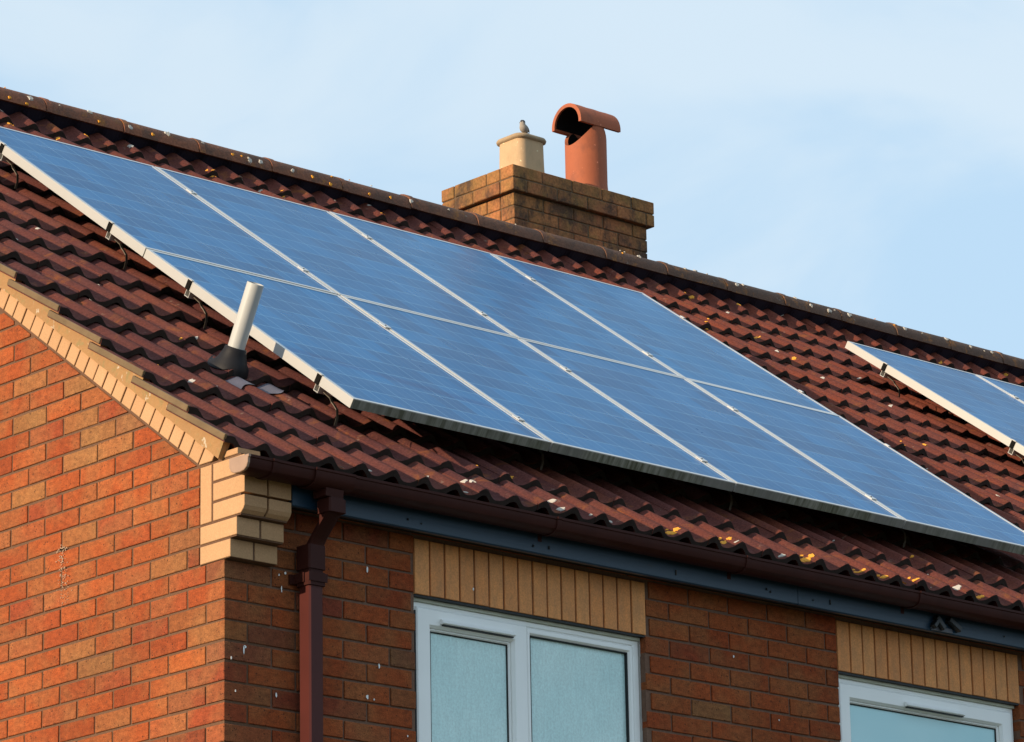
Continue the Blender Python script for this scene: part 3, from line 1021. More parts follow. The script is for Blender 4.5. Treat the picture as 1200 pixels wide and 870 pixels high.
OB = [(3.03, -0.42), (3.322, -0.45), (2.247, -0.43), (2.563, -0.41), (2.998, -0.445), (4.08, -0.441)]
RWH = [(3.046, 3.206), (3.122, 3.205), (3.327, 3.204), (4.115, 3.207), (5.767, 3.238), (6.12, 3.24), (6.217, 3.251), (6.505, 3.22), (6.565, 3.232), (6.988, 3.242), (7.091, 3.214), (7.241, 3.21), (7.41, 3.217), (6.989, 3.242), (7.092, 3.211), (7.233, 3.206), (7.42, 3.22), (7.883, 3.226), (8.25, 3.233), (8.445, 3.22), (8.632, 3.222), (1.722, 3.22), (2.081, 3.235), (2.308, 3.203), (2.545, 3.228), (2.76, 3.227), (3.052, 3.199)]
RO = [(1.693, 3.201), (2.12, 3.21), (2.446, 3.217), (2.943, 3.226), (1.593, 3.21), (3.456, 3.218), (3.569, 3.202), (3.827, 3.205), (3.972, 3.218), (2.943, 3.226)]

def tile_surface(x, s):
    k = max(i for i in range(len(ROWS)) if ROWS[i] <= max(s, ROWS[0]) + 1e-6)
    s = max(s, ROWS[0] + .01)
    return RP(x, s, OC + wave(x) - tilt_of(k) * (s - ROWS[k]))
def rosette(mb, x, s, r, n=10):
    r *= random.uniform(.8, 1.25)
    ring, ring2 = [], []
    c0 = tile_surface(x, s) + Vector((0, -SN, CN)) * .0035
    for i in range(n):
        a = 2 * pi * i / n
        q = random.uniform(.5, 1.2) * r
        dx, ds = cos(a) * q, sin(a) * q * 1.15
        s2 = s + ds
        k = max(i_ for i_ in range(len(ROWS)) if ROWS[i_] <= max(s, ROWS[0]) + 1e-6)
        s2 = max(s2, ROWS[k] + .012)
        if k + 1 < len(ROWS): s2 = min(s2, ROWS[k + 1] - .004)
        base = tile_surface(x + dx, s2)
        ring.append(base - Vector((0, -SN, CN)) * .002)
        b2 = tile_surface(x + dx * .8, s + (s2 - s) * .8)
        ring2.append(b2 + Vector((0, -SN, CN)) * .0028)
    for i in range(n):
        j = (i + 1) % n
        mb.poly([ring[i], ring[j], ring2[j], ring2[i]])
        mb.poly([ring2[i], ring2[j], c0])
mw_, mo_ = MB(), MB()
for x, s in WT: rosette(mw_, x, s, .014)
for x, s in OT:
    rosette(mo_, x, s, .015, 13); rosette(mo_, x + random.uniform(-.03, .03), s + random.uniform(-.02, .04), .008)
for x, s in OB:
    rosette(mo_, x, s + .018, .021, 14); rosette(mo_, x + .03, s + .025, .014, 12); rosette(mo_, x + .01, s + .055, .009); rosette(mo_, x - .02, s + .04, .007)
for x, s in WB: rosette(mw_, x, s + .02, .02, 12)
for _ in range(230):
    x = random.uniform(0, 9.6); s = random.uniform(-.42, 4.1)
    if X0 - .1 < x < X0 + 4 * PW + .05 and 0 < s < 3.3: continue
    if x > 6.5 and s < 3.4: continue
    if random.random() < .45: rosette(mo_, x, s, random.uniform(.006, .016), 8)
    else: rosette(mw_, x, s, random.uniform(.003, .008), 7)
def ridge_pt(x, z):
    zc = RIDGE_Z - .098
    v = min(.999, max(.05, (z - zc) / .095))
    ang = math.asin(v ** (1 / .85))
    return ang
def ridge_blob(mb, x, ang, r):
    def P(x_, a_):
        sag = -.009 * sin(pi * min(1, max(0, (x_ - .5) / 5.2)))
        return Vector((x_, RIDGE_Y - .109 * cos(a_), RIDGE_Z - .098 + sag + .0985 * max(0, sin(a_)) ** .85))
    n = 9; ring, ring2 = [], []
    for i in range(n):
        t = 2 * pi * i / n; q = random.uniform(.6, 1.2) * r
        ring.append(P(x + cos(t) * q, ang + sin(t) * q / .1)); p2 = P(x + cos(t) * q * .75, ang + sin(t) * q * .75 / .1)
        ring2.append(p2 + Vector((0, -cos(ang), sin(ang))) * .005)
    for i in range(n):
        j = (i + 1) % n
        mb.poly([ring[i], ring[j], ring2[j], ring2[i]])
    mb.poly(ring2)
for x, z in RWH: ridge_blob(mw_, x, ridge_pt(x, z + .02), random.uniform(.009, .018))
for x, z in RO: ridge_blob(mo_, x, ridge_pt(x, z), random.uniform(.007, .013))
for _ in range(26):
    ridge_blob(random.choice([mw_, mw_, mo_]), random.uniform(1.2, 9.5), random.uniform(.2, 1.4), random.uniform(.003, .008))
stuff(mw_.build('white_lichen', MAT['lichen_white'], roof))
stuff(mo_.build('orange_lichen', MAT['lichen_orange'], roof))

# ================================================================= EAVES: soffit, fascia, gutter, downpipe
mb = MB(); mb.box(.222, LEN - .001, -.0955, .0, .236, .248)
mb.build('soffit', MAT['deck'], house)
for (a_, b_) in ((.222, 2.868), (2.871, 6.0), (6.003, LEN)):
    m_ = MB(); m_.prism([(-.118, .217), (-.114, .212), (-.096, .212), (-.096, .325), (-.118, .325)], 'x', a_, b_)
    m_.build('fascia_board', MAT['fascia'], house)
mb = MB()
for j in range(60):       # screw heads and small dark scars on the board
    x = random.uniform(.5, 5)
    if j % 6: continue
    mb.tube([(x, -.1185, .232 + random.uniform(0, .03)), (x, -.1205, .232 + random.uniform(0, .03))], .004, 8)
stuff(mb.build('screw_head', MAT['black_plastic'], house))

GYB, GYF, GZT = -.120, -.232, .336
prof_o = [(GYB, GZT + .004), (GYB - .002, GZT - .032), (GYB - .012, GZT - .048), (GYB - .030, GZT - .056), (GYB - .062, GZT - .058), (GYB - .086, GZT - .055), (GYB - .101, GZT - .045),
          (GYB - .108, GZT - .030), (GYB - .110, GZT - .012), (GYB - .114, GZT - .009), (GYB - .1145, GZT)]
def gutter_shell(name, x0, x1, grow, mat, parent, close_in=True):
    cy, cz = GYB - .056, GZT - .02
    def off(p, d):
        v = Vector((p[0] - cy, p[1] - cz)); l = v.length
        return (p[0] + v.x / l * d, p[1] + (v.y / l * d if p[1] < GZT - .005 else 0) )
    out = [off(p, grow) for p in prof_o]; inn = [off(p, grow - .0035) for p in prof_o]
    mb = MB()
    mb.grid([[(x0, *p) for p in out], [(x1, *p) for p in out]])
    mb.grid([[(x1, *p) for p in inn], [(x0, *p) for p in inn]])
    for xx in (x0, x1):
        mb.grid([[(xx, *p) for p in out], [(xx, *p) for p in inn]])
    for e in (0, -1):
        mb.poly([(x0, *out[e]), (x1, *out[e]), (x1, *inn[e]), (x0, *inn[e])])
    return mb.build(name, mat, parent, smooth=True, auto=30, fix=True)
gutter = gutter_shell('gutter', -.062, LEN, 0, MAT['gutter'], house)
mb = MB(); mb.prism([(p[0], p[1]) for p in prof_o] , 'x', -.074, -.0625, .002)
mb.build('end_cap', MAT['gutter_pale'], gutter, fix=True)
for x in (.052, 1.444, 2.473, 3.497, 4.52, 5.55, 6.6, 7.6, 8.6):
    br = gutter_shell('bracket', x - .011, x + .011, .0045, MAT['gutter'], gutter)
    m_ = MB(); m_.box(x - .010, x + .010, -.1195, -.1185, GZT - .075, GZT - .005)
    m_.build('bracket_plate', MAT['gutter'], gutter)
# running outlet
ol = gutter_shell('outlet', .238, .425, .0075, MAT['gutter'], gutter)
m_ = MB(); m_.prism([(-.137, .275), (-.216, .275), (-.211, .246), (-.142, .246)], 'x', .302, .385); m_.build('outlet_socket', MAT['gutter'], gutter)
# square downpipe with its offset
dp = bpy.data.objects.new('downpipe', None); C.objects.link(dp); dp.parent = house
def sq_tube(name, secs, mat, bev=.006):
    """secs: list of (centre, half_x, half_y, normal-up frame is world) rings"""
    mb = MB(); rings = []
    for (c, hx, hy, tilt) in secs:
        ring = []
        for sx, sy in ((-1, -1), (1, -1), (1, 1), (-1, 1)):
            for (ax, ay) in (((-1 + 0, 1), (1, 0)) if False else ((0, 1), (1, 0))):
                pass
        pts = []
        h = bev
        for (px_, py_) in [(-hx, -hy + h), (-hx + h, -hy), (hx - h, -hy), (hx, -hy + h), (hx, hy - h), (hx - h, hy), (-hx + h, hy), (-hx, hy - h)]:
            v = Vector((px_, py_, 0)); v.rotate(Euler((tilt, 0, 0)))
            pts.append(Vector(c) + v)
        rings.append(pts + [pts[0]])
    mb.grid([[tuple(p) for p in r] for r in rings])
    mb.poly([tuple(p) for p in rings[0][:-1]]); mb.poly([tuple(p) for p in reversed(rings[-1][:-1])])
    return mb.build(name, mat, dp, smooth=True, auto=35, fix=True)
PX, PYC = .3575, -.0575
sq_tube('pipe', [((PX, PYC, -.060), .0325, .0325, 0), ((PX, PYC, GROUND + .1), .0325, .0325, 0)], MAT['pipe_brown'])
sq_tube('offset_pipe', [((PX, -.177, .262), .034, .034, 0), ((PX, -.177, .200), .034, .034, 0), ((PX, -.170, .180), .034, .034, -.5), ((PX, -.085, .098), .034, .034, -.6), ((PX, -.062, .080), .034, .034, -.2), ((PX, PYC, .05), .034, .034, 0), ((PX, PYC, -.055), .034, .034, 0)], MAT['gutter'])
sq_tube('socket', [((PX, -.177, .240), .040, .040, 0), ((PX, -.177, .190), .040, .040, 0)], MAT['gutter'])
sq_tube('socket', [((PX, PYC, .09), .040, .040, 0), ((PX, PYC, .0), .040, .040, 0)], MAT['gutter'])
sq_tube('socket', [((PX, PYC, -.012), .0395, .0395, 0), ((PX, PYC, -.062), .0395, .0395, 0)], MAT['gutter'])
mb = MB(); mb.box(PX - .062, PX + .045, -.012, -.003, -.05, -.014); mb.box(PX - .045, PX - .038, -.07, -.0125, -.05, -.014); mb.box(PX - .045, PX + .043, -.1015, -.0975, -.048, -.016)
mb.build('pipe_clip', MAT['gutter'], dp)
for zc in (-1.9, -3.7):
    mb = MB(); mb.box(PX - .062, PX + .062, -.020, -.003, zc, zc + .035); mb.build('pipe_clip', MAT['gutter'], dp)

# black cable clip on the fascia
clipo = bpy.data.objects.new('cable_clip', None); C.objects.link(clipo); clipo.parent = house
mb = MB()
for (x0_, z0_, x1_, z1_, h_) in ((3.690, .272, 3.735, .226, .012), (3.765, .272, 3.835, .234, .012), (3.67, .226, 3.70, .262, .010)):
    d_ = Vector((x1_ - x0_, 0, z1_ - z0_)).normalized(); n_ = Vector((-d_.z, 0, d_.x)) * h_
    a_, b_ = Vector((x0_, 0, z0_)), Vector((x1_, 0, z1_))
    poly = [((a_ + n_).x, (a_ + n_).z), ((a_ - n_).x, (a_ - n_).z), ((b_ - n_).x, (b_ - n_).z), ((b_ + n_).x, (b_ + n_).z)]
    mb.prism(poly, 'y', -.150 + random.uniform(0, .006), -.1182, .003)
mb.build('clip_arm', MAT['black_plastic'], clipo)
mb = MB(); mb.box(3.668, 3.80, -.124, -.1184, .216, .234); mb.build('clip_base', simple('grey_clip', (.10, .10, .12), .5), clipo)

# ================================================================= WINDOWS with soldier lintels
def soldiers(W, n, ztop=.216):
    p_ = (W[1] - W[0]) / n
    par = bpy.data.objects.new('soldier_lintel', None); C.objects.link(par); par.parent = house
    for i in range(n):
        a_ = W[0] + p_ * i + (.0045 if i else 0); b_ = W[0] + p_ * (i + 1) - (.0045 if i < n - 1 else 0)
        o = cream(rect(a_, b_, .004 + random.uniform(-.0008, .0008), ztop), 'y', -.003 + random.uniform(-.001, .001), .1, name='soldier_brick', mat='soldier', parent=par)
    m_ = MB(); m_.box(W[0] + .001, W[1] - .001, .0035, .1, -.004, .0035); m_.build('lintel_plate', MAT['rubber'], par)
    return par
soldiers(W1, 16); soldiers(W2, 15)

def bevel_box(mb, x0, x1, y0, y1, z0, z1, b=.004):
    """box whose front (y0) edges are chamfered"""
    mb.prism([(x0, z0), (x1, z0), (x1, z1), (x0, z1)], 'y', y0, y1, b)
def frame_member(mb, x0, x1, y0, y1, z0, z1): bevel_box(mb, x0, x1, y0, y1, z0, z1, .004)
def ring_frame(mb, x0, x1, z0, z1, w, y0, y1, wt=None, wb=None, bev=.004):
    wt = wt or w; wb = wb or w
    o4 = [(x0, z0), (x1, z0), (x1, z1), (x0, z1)]
    i4 = [(x0 + w, z0 + wb), (x1 - w, z0 + wb), (x1 - w, z1 - wt), (x0 + w, z1 - wt)]
    def P(p, y): return (p[0], y, p[1])
    def ins(pts, d, sgn):
        cx = (x0 + x1) / 2; cz = (z0 + z1) / 2
        return [(p[0] + (d if p[0] < cx else -d) * sgn, p[1] + (d if p[1] < cz else -d) * sgn) for p in pts]
    of, inf = ins(o4, bev, 1), ins(i4, bev * 1.6, -1)
    loops = [[P(p, y1) for p in o4], [P(p, y0 + bev) for p in o4], [P(p, y0) for p in of], [P(p, y0) for p in inf], [P(p, y0 + bev * 2.0) for p in i4], [P(p, y1) for p in i4]]
    for a_, b_ in zip(loops[:-1], loops[1:]):
        for i_ in range(4):
            j_ = (i_ + 1) % 4
            mb.poly([a_[i_], a_[j_], b_[j_], b_[i_]])
    for i_ in range(4):
        j_ = (i_ + 1) % 4
        mb.poly([loops[-1][i_], loops[-1][j_], loops[0][j_], loops[0][i_]])

def window(W, xm, glass, label, vent_x, ripple):
    x0, x1 = W
    zt, zb = -.006, WIN_BOTTOM + .02
    yf = .036
    win = bpy.data.objects.new('window', None); C.objects.link(win); win.parent = house; win['label'] = label
    mb = MB(); ring_frame(mb, x0 + .006, x1 - .006, zb, zt - .010, .036, yf, yf + .07, wt=.024)
    bevel_box(mb, xm - .016, xm + .016, yf + .002, yf + .068, zb + .02, zt - .03)
    mb.build('frame', MAT['upvc'], win, fix=True)
    mb = MB(); mb.prism([(x0 + .004, zt - .0095), (x1 - .004, zt - .0095), (x1 - .004, zt + .004), (x0 + .004, zt + .004)], 'y', yf - .010, yf + .06, .003); mb.build('head_trim', MAT['upvc_dirty'], win)
    # opening sash on the left
    a_, b_ = x0 + .030, xm + .024
    mb = MB(); ring_frame(mb, a_, b_, zb + .03, zt - .030, .074, yf - .010, yf + .05, wt=.072, bev=.006)
    ring_frame(mb, a_ + .0745, b_ - .0745, zb + .0905, zt - .1025, .010, yf + .006, yf + .04, bev=.003)
    mb.build('sash', MAT['upvc'], win, fix=True)
    mb = MB(); ring_frame(mb, a_ + .0848, b_ - .0848, zb + .1008, zt - .1128, .004, yf + .011, yf + .03, bev=.001); mb.build('gasket', MAT['rubber'], win, fix=True)
    mb = MB(); mb.box(a_ + .084, b_ - .084, yf + .018, yf + .032, zb + .10, zt - .112); mb.build('pane', glass, win)
    # fixed light on the right, glazed straight into the frame
    a_, b_ = xm + .027, x1 - .042
    mb = MB(); ring_frame(mb, a_, b_, zb + .03, zt - .034, .022, yf - .004, yf + .04, wt=.028, bev=.005); mb.build('glazing_bead', MAT['upvc'], win, fix=True)
    mb = MB(); ring_frame(mb, a_ + .0222, b_ - .0222, zb + .0522, zt - .0622, .004, yf + .003, yf + .03, bev=.001); mb.build('gasket', MAT['rubber'], win, fix=True)
    mb = MB(); mb.box(a_ + .021, b_ - .021, yf + .018, yf + .032, zb + .05, zt - .060); mb.build('pane', glass, win)
    # dark strip standing in for the shadow gap beside the opening sash
    mb = MB(); mb.box(x0 + .0245, x0 + .0295, yf - .006, yf + .01, zb + .02, zt - .045); mb.build('sash_gap_shadow', MAT['rubber'], win)
    # trickle vent hood
    va, vb = vent_x
    mb = MB(); mb.prism([(yf - .030, -.088), (yf - .024, -.092), (yf - .012, -.092), (yf - .0105, -.072), (yf - .024, -.074)], 'x', va, vb)
    mb.build('trickle_vent', MAT['upvc'], win, fix=True)
    mb = MB(); mb.box(va + .008, vb - .004, yf - .022, yf - .0108, -.097, -.0925); mb.build('vent_slot', MAT['rubber'], win)
    # ragged mastic bead up the jambs
    mb = MB(); z = zb
    while z < zt:
        h = random.uniform(.02, .05)
        for (xx, sg) in ((x0, 1), (x1, -1)):
            w = random.uniform(.004, .009)
            xa, xb = sorted((xx + sg * .0005, xx + sg * w))
            mb.box(xa, xb, yf - random.uniform(.002, .007), yf + .02, z, min(z + h, zt))
        z += h
    mb.build('sealant', MAT['mastic'], win)
    # sill and dark room behind
    mb = MB(); mb.prism([(-.035, WIN_BOTTOM), (.035, WIN_BOTTOM + .002), (.035, WIN_BOTTOM + .03), (-.03, WIN_BOTTOM + .016)], 'x', x0 + .001, x1 - .001)
    mb.build('sill', MAT['upvc'], win)
window(W1, 1.478, MAT['pane_ripple'], 'white window with rippled obscured glass in two lights', (1.055, 1.425), True)
window(W2, 3.218 + 1.15, MAT['pane_clear'], 'white window with smooth pale blue glass', (3.64, 4.01), False) if False else None
def window2():
    x0, x1 = W2
    zt, zb = -.006, WIN_BOTTOM + .02; yf = .036
    win = bpy.data.objects.new('window', None); C.objects.link(win); win.parent = house; win['label'] = 'white window with smooth pale blue glass in one wide light'
    mb = MB(); ring_frame(mb, x0 + .006, x1 - .006, zb, zt - .010, .034, yf, yf + .07, wt=.024); mb.build('frame', MAT['upvc'], win, fix=True)
    mb = MB(); mb.prism([(x0 + .004, zt - .0095), (x1 - .004, zt - .0095), (x1 - .004, zt + .004), (x0 + .004, zt + .004)], 'y', yf - .010, yf + .06, .003); mb.build('head_trim', MAT['upvc_dirty'], win)
    a_, b_ = x0 + .028, x1 - .028
    mb = MB(); ring_frame(mb, a_, b_, zb + .03, zt - .030, .070, yf - .010, yf + .05, wt=.066, bev=.006)
    ring_frame(mb, a_ + .0705, b_ - .0705, zb + .0905, zt - .0965, .010, yf + .006, yf + .04, bev=.003)
    mb.build('sash', MAT['upvc'], win, fix=True)
    mb = MB(); ring_frame(mb, a_ + .0808, b_ - .0808, zb + .1008, zt - .1068, .004, yf + .011, yf + .03, bev=.001); mb.build('gasket', MAT['rubber'], win, fix=True)
    mb = MB(); mb.box(a_ + .080, b_ - .080, yf + .018, yf + .032, zb + .10, zt - .106); mb.build('pane', MAT['pane_clear'], win)
    mb = MB(); mb.prism([(yf - .030, -.088), (yf - .024, -.092), (yf - .012, -.092), (yf - .0105, -.072), (yf - .024, -.074)], 'x', 3.64, 4.005); mb.build('trickle_vent', MAT['upvc'], win, fix=True)
    mb = MB(); mb.box(3.648, 4.0, yf - .022, yf - .0108, -.097, -.0925); mb.build('vent_slot', MAT['rubber'], win)
    mb = MB(); mb.prism([(-.035, WIN_BOTTOM), (.035, WIN_BOTTOM + .002), (.035, WIN_BOTTOM + .03), (-.03, WIN_BOTTOM + .016)], 'x', x0 + .001, x1 - .001); mb.build('sill', MAT['upvc'], win)
window2()

# ================================================================= CHIMNEY behind the ridge
chim = bpy.data.objects.new('chimney', None); C.objects.link(chim); chim.parent = house
CX0, CX1, CY0, CY1 = 5.060, 6.118, 3.965, 4.552
def ring_course(x0, x1, y0, y1, z0, z1, phase, partial=True):
    t = .1025
    bl = .215; j = .008
    def run(a, b, ph):
        out = []; x = a + (0 if ph == 0 else .1025 + j)
        if ph: out.append((a, a + .1025))
        while x < b - .02:
            e = min(x + bl, b)
            if b - e < .05: e = b
            out.append((x, e)); x = e + j
        return out
    for (a, b) in run(x0, x1, phase):
        for yy in ((y0, y0 + t), (y1 - t, y1)):
            brick_box(a, b, yy[0], yy[1], z0, z1, -1 if yy[0] == y0 else 1)
    for (a, b) in run(y0 + t + j, y1 - t - j, 1 - phase):
        for xx in ((x0, x0 + t), (x1 - t, x1)):
            brick_box(xx[0], xx[1], a, b, z0, z1, 0)
def brick_box(x0, x1, y0, y1, z0, z1, f):
    jx = random.uniform(-.0022, .0022); jy = random.uniform(-.0022, .0022)
    cx, cy, cz = (x0 + x1) / 2, (y0 + y1) / 2, (z0 + z1) / 2
    bm = bmesh.new(); bmesh.ops.create_cube(bm, size=1)
    bmesh.ops.scale(bm, vec=(x1 - x0, y1 - y0, z1 - z0), verts=bm.verts)
    bmesh.ops.bevel(bm, geom=bm.edges[:], offset=.0035, segments=1, affect='EDGES')
    me = bpy.data.meshes.new('brick'); bm.to_mesh(me); bm.free(); me.materials.append(MAT['chimney'])
    link('brick', me, chim, (cx + jx, cy + jy, cz), (random.uniform(-.004, .004), random.uniform(-.006, .006), random.uniform(-.006, .006)))
zc = 3.705
for i in range(2):
    ring_course(CX0, CX1, CY0, CY1, zc - .068, zc, i % 2); zc -= .0745
SI = .030
for i in range(7):
    ring_course(CX0 + SI, CX1 - SI, CY0 + SI, CY1 - SI, zc - .068, zc, i % 2); zc -= .0735
mb = MB(); mb.box(CX0 + .006, CX1 - .006, CY0 + .006, CY1 - .006, 3.705 - .1425, 3.698); mb.box(CX0 + SI + .006, CX1 - SI - .006, CY0 + SI + .006, CY1 - SI - .006, 2.85, 3.705 - .143)
mb.build('mortar_core', MAT['chimney_mortar'], chim)
# flaunching: low mortar hump round the pots
mb = MB()
def hump(h, e):
    return [(CX0 + e, CY0 + e, 3.698 + h), (CX1 - e, CY0 + e, 3.698 + h), (CX1 - e, CY1 - e, 3.698 + h), (CX0 + e, CY1 - e, 3.698 + h)]
l0, l1, l2 = hump(.008, .012), hump(.030, .09), hump(.045, .17)
for a_, b_ in ((l0, l1), (l1, l2)):
    for i_ in range(4): mb.poly([a_[i_], a_[(i_ + 1) % 4], b_[(i_ + 1) % 4], b_[i_]])
mb.poly(l2)
mb.build('flaunching', MAT['flaunch'], chim, smooth=True)
PYB, PYT = 4.185, 4.317
# buff pot: rounded square
def rsq(cx, cy, h, r, z, n=6):
    out = []
    for (sx, sy, a0) in ((1, 1, 0), (-1, 1, pi / 2), (-1, -1, pi), (1, -1, 3 * pi / 2)):
        for i_ in range(n + 1):
            a_ = a0 + pi / 2 * i_ / n
            out.append((cx + sx * (h - r) + r * cos(a_), cy + sy * (h - r) + r * sin(a_), z))
    return out + [out[0]]
bx = 5.328
pot = MB()
H = .100
pot.grid([rsq(bx, PYB, H + .004, .045, 3.70), rsq(bx, PYB, H, .045, 3.80), rsq(bx, PYB, H - .002, .045, 3.934)])
pot.grid([rsq(bx, PYB, H - .022, .03, 3.955), rsq(bx, PYB, H - .022, .03, 3.75)])
o = pot.build('chimney_pot', MAT['buff_pot'], chim, smooth=True, auto=50); o['label'] = 'squat buff chimney pot with rounded corners'
rim = MB()
rim.grid([rsq(bx, PYB, H - .003, .045, 3.930), rsq(bx, PYB, H + .010, .050, 3.935), rsq(bx, PYB, H + .013, .052, 3.946), rsq(bx, PYB, H + .008, .050, 3.957), rsq(bx, PYB, H - .010, .04, 3.960), rsq(bx, PYB, H - .022, .03, 3.952)])
rim.build('pot_rim', MAT['pot_rim'], chim, smooth=True, auto=60)
# terracotta pot with a half-barrel cowl
tx, TR = 5.940, .118
n = 40
def tz(a):      # saddle cut: low towards +-x where the barrel is open, high under its edges
    q = abs(cos(a)) ** 1.5
    return 4.205 - .128 * q
rows = []
for (r, z) in ((TR + .022, 3.70), (TR + .016, 3.74), (TR + .004, 3.80), (TR, 3.86), (TR, 4.0)):
    rows.append([(tx + r * cos(2 * pi * i / n), PYT + r * sin(2 * pi * i / n), z) for i in range(n + 1)])
rows.append([(tx + TR * cos(2 * pi * i / n), PYT + TR * sin(2 * pi * i / n), tz(2 * pi * i / n)) for i in range(n + 1)])
rows.append([(tx + (TR - .018) * cos(2 * pi * i / n), PYT + (TR - .018) * sin(2 * pi * i / n), tz(2 * pi * i / n) - .002) for i in range(n + 1)])
rows.append([(tx + (TR - .018) * cos(2 * pi * i / n), PYT + (TR - .018) * sin(2 * pi * i / n), 3.8) for i in range(n + 1)])
pot = MB(); pot.grid(rows)
o = pot.build('chimney_pot', MAT['terracotta'], chim, smooth=True, auto=50); o['label'] = 'round terracotta chimney pot under a half-barrel cowl'
cowl = MB(); R1, R2 = .121, .100
n = 20
xa, xb = tx - .145, tx + .160
def arc(r, x, zc_=4.195): return [(x, PYT - r * cos(pi * (i - .6) / (n - 1.2)), zc_ + r * sin(pi * (i - .6) / (n - 1.2))) for i in range(n + 1)]
a1, b1, a2, b2 = arc(R1, xa), arc(R1, xb), arc(R2, xa), arc(R2, xb)
am = [arc(R1 + .0015 * (i % 2), xa + (xb - xa) * i / 6) for i in range(7)]
cowl.grid(am)
cowl.grid([b2, a2]); cowl.grid([a2, am[0]]); cowl.grid([am[-1], b2])
for e in (0, -1): cowl.poly([a1[e], b1[e], b2[e], a2[e]])
cowl.build('cowl', MAT['terracotta'], chim, smooth=True, auto=40, fix=True)

lin = MB()
def arcl(r, x): return [(x, PYT - r * cos(pi * (i + .15) / 20.3), 4.195 + r * sin(pi * (i + .15) / 20.3)) for i in range(21)]
lin.grid([arcl(R2 - .0015, xb - .012), arcl(R2 - .0015, xa + .012)])
lin.grid([[(tx + (TR - .0195) * cos(2 * pi * i / n2), PYT + (TR - .0195) * sin(2 * pi * i / n2), tz(2 * pi * i / n2) - .008) for i in range(n2 + 1)] for n2 in (40,)] +
         [[(tx + (TR - .0195) * cos(2 * pi * i / 40), PYT + (TR - .0195) * sin(2 * pi * i / 40), 3.82) for i in range(41)]])
lin.poly([(tx + (TR - .0195) * cos(2 * pi * i / 40), PYT + (TR - .0195) * sin(2 * pi * i / 40), 3.82) for i in range(40)])
lin.build('soot_lining', MAT['soot'], chim, smooth=True)

# ================================================================= SOLAR PANELS
FR = .0185; FD = .040; MW, MH = PW - .010, PH - .0075
def panel_meshes():
    fr = MB()
    def side(x0, x1, y0, y1):
        fr.box(x0, x1, y0, y1, -FD, 0)
    side(0, FR, 0, MH); side(MW - FR, MW, 0, MH); side(FR, MW - FR, MH - FR, MH)
    frame = fr.mesh('frame', MAT['alu'])
    bt = MB(); bt.box(FR, MW - FR, .0012, FR, -FD, 0)
    # thin stained skin on the low edge, the drip side
    bt2 = MB(); bt2.box(0.0006, MW - .0006, -.0012, 0.001, -FD + .0005, -.0035)
    gl = MB(); gl.box(FR, MW - FR, FR, MH - FR, -.007, -.0018)
    bk = MB(); bk.box(FR, MW - FR, FR, MH - FR, -.0125, -.0075)
    return [('frame', frame), ('bottom_rail', bt.mesh('bottom_rail', MAT['alu'])), ('stained_edge', bt2.mesh('stained_edge', MAT['stained'])), ('glass', gl.mesh('glass', MAT['cells'])), ('backsheet', bk.mesh('backsheet', MAT['deck']))]
pm = panel_meshes()
def make_panel(x, s, label, group):
    t = thing('solar_panel', label, 'solar panel', RP(x, s, random.uniform(-.0008, .0008)), (TH + random.uniform(-.0008, .0008), random.uniform(-.001, .001), 0), group)
    for nm, me in pm: link(nm, me, t)
    return t
G1 = 'solar panels of the eight-panel array'
desc = {
    (0, 0): 'blue solar panel at the lower left corner of the array, behind the vent pipe',
    (1, 0): 'blue solar panel in the lower row, second from the vent pipe end',
    (2, 0): 'blue solar panel in the lower row, third from the vent pipe end',
    (3, 0): 'blue solar panel at the lower right corner, cut by the right picture edge',
    (0, 1): 'blue solar panel at the upper left corner, cut by the left picture edge',
    (1, 1): 'blue solar panel second from the left in the upper row of the large array',
    (2, 1): 'blue solar panel in the upper row, third from the left, below the buff chimney pot',
    (3, 1): 'blue solar panel at the upper right corner of the large array, beside open tiles'}
for (i, j), lab in desc.items():
    make_panel(X0 + PW * i, PH * j, lab, G1)
S2, XB = 3.398 - 2 * PH, 6.600
G2 = 'solar panels of the second array at the right edge'
desc2 = {(0, 1): 'first solar panel of the right-hand array, its pale side frame facing the tiles',
         (1, 1): 'second solar panel of the right-hand array, cut by the right picture edge',
         (2, 1): 'third solar panel of the right-hand array, outside the right picture edge',
         (0, 0): 'lower first solar panel of the right-hand array, outside the right picture edge'}
for (i, j), lab in desc2.items():
    if (i, j) == (2, 1):
        pass
    make_panel(XB + PW * i, S2 + PH * j, lab, G2)

